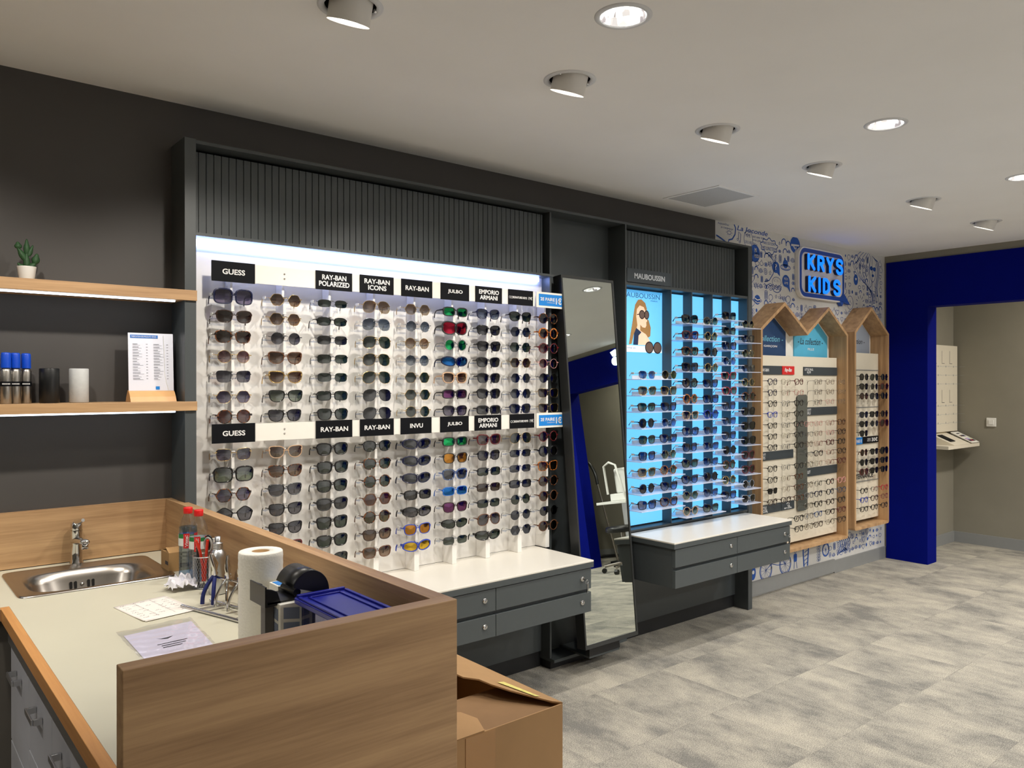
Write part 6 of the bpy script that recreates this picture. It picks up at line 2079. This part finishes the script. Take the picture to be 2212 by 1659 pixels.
m.prism([(0.688, zd - 0.006), (0.722, zd - 0.004), (0.712, zd + 0.026), (0.700, zd + 0.032), (0.686, zd + 0.036)], yA - 0.010, yA - 0.006)
m.box(0.684, 0.688, yA - 0.010, yB + 0.028, zd - 0.006, zd + 0.040)
m.prism([(0.688, zd - 0.006), (0.722, zd - 0.004), (0.712, zd + 0.026), (0.700, zd + 0.032), (0.686, zd + 0.036)], yB + 0.024, yB + 0.028)
m.build('front_cheeks', M_PLBLACK, td, bevel=0.0008)
m = MB(); m.cyl((0.762, yA - 0.002, zd + 0.014), (0.762, yB + 0.02, zd + 0.014), 0.009, 0.009, 20); m.build('roller', M_PLBLACK, td)

# lidded storage box
bx_ = thing('storage_box', 'small translucent storage box with a blue snap lid by the oak panel', 'storage box', (0.80, -1.67, Z0))
M_BLID = mat('blue_lid', (30, 36, 150), 0.3, noise=0.02)
X0, X1, Y0, Y1 = 0.738, 0.866, -1.815, -1.535
zl = 1.037
m = MB().prismz([(a, b) for a, b in rrect(X0 + 0.012, X1 - 0.010, Y0 + 0.01, Y1 - 0.012, 0.012, 4)], Z0, zl - 0.012)
m.build('box_body', glassy('translucent_blue', (120, 128, 178), (110, 118, 170), 0.10), bx_)
MB().prismz(rrect(X0 + 0.016, X1 - 0.014, Y0 + 0.014, Y1 - 0.016, 0.01, 4), Z0 + 0.003, zl - 0.02).build('contents', mat('box_contents', (96, 100, 140), 0.6, noise=0.3, nscale=60), bx_)
m = MB().prismz(rrect(X0, X1, Y0, Y1, 0.014, 5), zl - 0.012, zl)
ld = m.build('lid', M_BLID, bx_, bevel=0.002)
m = MB()
m.prismz(rrect(X0 + 0.006, X1 - 0.006, Y1 - 0.016, Y1 - 0.006, 0.004, 3), zl, zl + 0.006)
m.prismz(rrect(X0 + 0.004, X0 + 0.012, Y0 + 0.01, Y1 - 0.02, 0.003, 3), zl, zl + 0.004)
m.prismz(rrect(X1 - 0.012, X1 - 0.004, Y0 + 0.01, Y1 - 0.02, 0.003, 3), zl, zl + 0.004)
m.prismz(rrect(X0 + 0.024, X0 + 0.030, Y0 + 0.015, Y1 - 0.026, 0.002, 2), zl, zl + 0.003)
m.prismz(rrect(X1 - 0.030, X1 - 0.024, Y0 + 0.015, Y1 - 0.026, 0.002, 2), zl, zl + 0.003)
m.prismz(rrect(X0 + 0.024, X1 - 0.024, Y1 - 0.032, Y1 - 0.026, 0.002, 2), zl, zl + 0.003)
m.build('lid_ribs', M_BLID, ld, bevel=0.001)
MB().box(X0 + 0.0105, X0 + 0.0118, -1.712, -1.690, Z0 + 0.110, Z0 + 0.128).build('maker_badge', M_TXT, bx_)

# ================================================================ big cardboard box on the floor
cb = thing('cardboard_box', 'large opened cardboard box on the carpet beside the oak counter', 'box', (1.2, -1.55, 0))
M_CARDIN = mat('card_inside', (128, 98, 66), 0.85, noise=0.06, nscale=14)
M_TAPE = mat('brown_tape', (164, 124, 80), 0.2, noise=0.05, nscale=9, coat=0.4)
cbx0, cbx1, cby0, cby1, cbz = 0.955, 1.498, -1.60, -1.10, 0.623
m = MB(); tt = 0.004
m.box(cbx0, cbx1, cby0, cby0 + tt, 0.001, cbz).box(cbx0, cbx1, cby1 - tt, cby1, 0.001, cbz).box(cbx0, cbx0 + tt, cby0 + tt, cby1 - tt, 0.001, cbz).box(cbx1 - tt, cbx1, cby0 + tt, cby1 - tt, 0.001, cbz).box(cbx0 + tt, cbx1 - tt, cby0 + tt, cby1 - tt, 0.001, 0.006)
m.build('box_body', M_CARD, cb)


def flap(pts, name, mt=M_CARD):
    m = MB(); m.add(pts, [tuple(range(len(pts)))])
    o = m.build(name, mt, cb); md = o.modifiers.new('s', 'SOLIDIFY'); md.thickness = 0.004; md.offset = 0
    return o


flap([(cbx0 + .006, cby0 + .006, cbz - 0.012), (cbx1 - .006, cby0 + .006, cbz - 0.012), (cbx1 - .006, cby0 + 0.24, cbz - 0.018), (cbx0 + .006, cby0 + 0.25, cbz - 0.020)], 'inner_flap', M_CARDIN)
MB().add([(1.19, cby0 + .01, cbz - .0088), (1.25, cby0 + .01, cbz - .0088), (1.21, cby0 + .235, cbz - .0148), (1.15, cby0 + .235, cbz - .0148)], [(0, 1, 2, 3)]).build('inner_tape', M_TAPE, cb)
tf = [(cbx1, cby0, cbz + 0.002), (cbx1, cby1, cbz + 0.002), (cbx1 - 0.17, cby1 - 0.01, cbz + 0.030), (cbx1 - 0.175, cby1 - 0.10, cbz + 0.034), (cbx1 - 0.150, cby1 - 0.17, cbz + 0.032), (cbx1 - 0.155, cby0 + 0.255, cbz + 0.036), (cbx1 - 0.120, cby0 + 0.225, cbz + 0.030), (cbx1 - 0.110, cby0 + 0.18, cbz + 0.026), (cbx1 - 0.085, cby0 + 0.13, cbz + 0.018), (cbx1 - 0.05, cby0 + 0.07, cbz + 0.010), (cbx1 - 0.02, cby0 + 0.02, cbz + 0.004)]
flap(tf, 'torn_flap')
flap([(cbx0, cby0, cbz + 0.002), (cbx0 + 0.27, cby0, cbz + 0.002), (cbx0 + 0.285, cby0 + 0.05, cbz + 0.012), (cbx0 + 0.26, cby0 + 0.09, cbz + 0.022), (cbx0 + 0.14, cby0 + 0.13, cbz + 0.034), (cbx0 + 0.02, cby0 + 0.15, cbz + 0.040)], 'front_flap')
MB().box(1.20, 1.26, cby0 - 0.0012, cby0 - 0.0002, cbz - 0.30, cbz - 0.001).build('tape', M_TAPE, cb)
MB().box(1.165, 1.2, cby0 - 0.0014, cby0 - 0.0002, cbz - 0.16, cbz - 0.001).build('tape', M_TAPE, cb)
m = MB(); m.add([(cbx1 - 0.080, cby0 + 0.19, cbz + 0.0240), (cbx1 - 0.055, cby0 + 0.19, cbz + 0.0190), (cbx1 - 0.030, cby0 + 0.06, cbz + 0.0100), (cbx1 - 0.045, cby0 + 0.065, cbz + 0.0130)], [(0, 1, 2, 3)])
m.build('torn_sticker', mat('yellow_sticker', (216, 206, 120), 0.4, noise=0.2, nscale=90), cb)

# ================================================================ alcove beyond the blue portal
fb = thing('frame_board', 'empty white peg board on the alcove wall beyond the blue pillar', 'display board', (7.7, -0.12, 1.06))
MB().box(7.35, 8.0, -0.140, -0.095, 1.057, 1.856).build('board', M_PANEL, fb, bevel=0.002)
m = MB(); m2 = MB()
for z in (1.66, 1.58, 1.50, 1.30, 1.22, 1.14):
    for x in (7.45, 7.62, 7.79, 7.96):
        m.cyl((x, -0.140, z), (x, -0.215, z), 0.0016, 0.0016, 6)
        m2.box(x - 0.055, x - 0.045, -0.1408, -0.1402, z - 0.008, z + 0.008)
m.build('clear_pegs', M_CLEAR, fb); m2.build('slots', M_SKIRT, fb)
m = MB()
for x in (7.48, 7.65, 7.82):
    for z0 in (1.69, 1.33):
        m.box(x, x + 0.004, -0.1408, -0.1402, z0, z0 + 0.115); m.box(x, x + 0.06, -0.1408, -0.1402, z0 - 0.004, z0)
m.build('card_slits', M_TXTD, fb)
ws = thing('wall_desk', 'narrow white wall desk with leaflet holder in the alcove', 'shelf', (7.7, -0.2, 0.95))
MB().box(7.30, 7.99, -0.335, -0.095, 0.925, 0.955).build('desk_board', M_PANEL, ws, bevel=0.001)
m = MB().add([(7.45, -0.33, 0.956), (7.80, -0.33, 0.956), (7.80, -0.10, 1.055), (7.45, -0.10, 1.055), (7.45, -0.10, 0.956), (7.80, -0.10, 0.956)], [(0, 1, 2, 3), (0, 3, 4), (1, 5, 2), (3, 2, 5, 4), (0, 4, 5, 1)])
m.build('sloped_rest', M_PANEL, ws)
lf = MB().add([(7.82, -0.335, 0.965), (7.985, -0.335, 0.965), (7.985, -0.150, 1.050), (7.82, -0.150, 1.050)], [(0, 1, 2, 3)]).build('leaflet', M_SIGNW)
md = lf.modifiers.new('s', 'SOLIDIFY'); md.thickness = 0.006; md.offset = -1
tag(lf, 'white colour sample leaflet leaning on the alcove desk', 'leaflet')


def on_leaf(u0, u1, v0, v1, mt, nm):
    f = lambda u, v: (7.82 + 0.165 * u, -0.335 + 0.185 * v - 0.0006, 0.965 + 0.085 * v + 0.0014)
    return MB().add([f(u0, v0), f(u1, v0), f(u1, v1), f(u0, v1)], [(0, 1, 2, 3)]).build(nm, mt, lf)


on_leaf(.3, .7, .80, .86, M_TXTD, 'heading_print')
for k, c in enumerate(((120, 90, 80), (60, 60, 70), (90, 90, 120))):
    on_leaf(.2 + .22 * k, .38 + .22 * k, .55, .68, mat('swatch_%d' % k, c, 0.5, noise=0.1), 'swatch')
for k, c in enumerate(((200, 160, 210), (170, 190, 220), (210, 210, 170), (50, 30, 60), (150, 40, 60), (40, 40, 44))):
    on_leaf(.12 + .26 * (k % 3), .38 + .26 * (k % 3), .26 - .14 * (k // 3), .40 - .14 * (k // 3), mat('colour_%d' % k, c, 0.5, noise=0.1), 'colour_field')
bk = MB().add([(7.50, -0.275, 0.984), (7.60, -0.275, 0.984), (7.60, -0.16, 1.034), (7.50, -0.16, 1.034)], [(0, 1, 2, 3)]).build('sample_card', M_SIGNB); md = bk.modifiers.new('s', 'SOLIDIFY'); md.thickness = 0.004; md.offset = 1
tag(bk, 'small black sample card on the sloped rest of the alcove desk', 'card')
sw = thing('light_switch', 'square white light switch on the alcove end wall', 'switch', (8.03, -0.42, 1.147))
MB().box(8.019, 8.0295, -0.462, -0.382, 1.107, 1.187).build('plate', M_PLWHITE, sw, bevel=0.003)
MB().box(8.013, 8.0188, -0.444, -0.400, 1.125, 1.169).build('rocker', M_PLWHITE, sw, bevel=0.002)

# equipment seen only in the leaning mirror
st = thing('stool', 'black rolling stool seen in the leaning mirror', 'stool', (6.6, -3.5, 0))
m = MB(); m.lathe([(0, 0.44), (0.17, 0.44), (0.185, 0.455), (0.185, 0.49), (0.17, 0.505), (0, 0.51)], (6.60, -3.50, 0), 32, cap=False); m.build('seat', M_PLBLACK, st)
m = MB(); m.cyl((6.60, -3.50, 0.10), (6.60, -3.50, 0.44), 0.025, 0.02, 16); m.build('column', M_STEEL, st)
for k in range(5):
    a = R(72 * k + 20); dx, dy = math.cos(a), math.sin(a)
    m = MB(); m.tube([(6.60, -3.50, 0.11), (6.60 + 0.25 * dx, -3.50 + 0.25 * dy, 0.075)], 0.016, 8); l_ = m.build('foot', M_STEEL, st)
    m = MB(); m.cyl((6.60 + 0.26 * dx - 0.02 * dy, -3.50 + 0.26 * dy + 0.02 * dx, 0.028), (6.60 + 0.26 * dx + 0.02 * dy, -3.50 + 0.26 * dy - 0.02 * dx, 0.028), 0.027, 0.027, 16); m.build('castor', M_PLBLACK, l_)
tb = thing('instrument_table', 'white instrument table seen in the leaning mirror', 'table', (7.1, -3.9, 0))
MB().box(6.85, 7.40, -4.10, -3.62, 0.745, 0.775).build('tabletop', M_PLWHITE, tb, bevel=0.004)
MB().box(7.10, 7.18, -3.92, -3.82, 0.05, 0.744).build('column', M_ALU, tb)
MB().box(6.92, 7.36, -4.02, -3.72, 0.002, 0.05).build('base', M_PLBLACK, tb, bevel=0.004)
ar = thing('eye_test_instrument', 'white eye test instrument with chin rest on the mirrored table', 'instrument', (7.1, -3.86, 0.776))
MB().box(6.98, 7.26, -3.98, -3.74, 0.776, 0.86).build('base', M_PLWHITE, ar, bevel=0.008)
MB().box(7.06, 7.24, -3.95, -3.77, 0.861, 1.16).build('head', M_PLWHITE, ar, bevel=0.02)
m = MB(); m.tube([(6.96, -3.99, 0.86), (6.95, -3.99, 1.20), (6.95, -3.90, 1.24), (6.95, -3.80, 1.20), (6.96, -3.73, 0.86)], 0.014, 10); m.build('head_rest', M_PLWHITE, ar)
vc = thing('vacuum_cleaner_tube', 'black vacuum cleaner wand leaning by the alcove wall, seen in the mirror', 'vacuum cleaner', (7.3, -4.6, 0))
m = MB(); m.tube([(7.20, -4.20, 0.03), (7.18, -4.23, 0.30), (7.12, -4.30, 1.00)], 0.014, 12); m.build('tube', M_STEEL, vc)
m = MB(); m.tube(smooth_line([(7.12, -4.30, 1.00), (7.13, -4.33, 1.14), (7.14, -4.42, 1.27), (7.15, -4.52, 1.31)], 3), [0.020] * 10, 12); m.build('handle', M_PLBLACK, vc)
m = MB(); m.box(7.12, 7.26, -4.26, -4.08, 0.002, 0.045); m.build('floor_head', M_PLBLACK, vc, bevel=0.005)
m = MB(); m.tube(smooth_line([(7.20, -4.60, 0.03), (7.3, -4.9, 0.03), (7.5, -5.2, 0.03), (7.8, -5.0, 0.03), (7.85, -4.7, 0.03)], 4), 0.022, 10); m.build('hose', M_PLBLACK, vc)
lg = thing('lintel_sign', 'white glowing emblem on the blue lintel, seen in the mirror', 'sign', (6.81, -3.55, 2.3))
M_WGLOW = emis('white_glow', (0.9, 1.0, 0.95), 3.0)
m = MB(); m.cyl((6.790, -3.425, 2.385), (6.816, -3.425, 2.385), 0.050, 0.050, 28)
m.build('disc_letters', M_WGLOW, lg)
m = MB(); m.add([(6.79, -3.48, 2.50), (6.79, -3.40, 2.52), (6.79, -3.41, 2.445), (6.79, -3.45, 2.445), (6.816, -3.48, 2.50), (6.816, -3.40, 2.52), (6.816, -3.41, 2.445), (6.816, -3.45, 2.445)], [(0, 1, 2, 3), (4, 5, 6, 7), (0, 1, 5, 4), (1, 2, 6, 5), (2, 3, 7, 6), (3, 0, 4, 7)])
m.build('wedge_letter', M_WGLOW, lg)
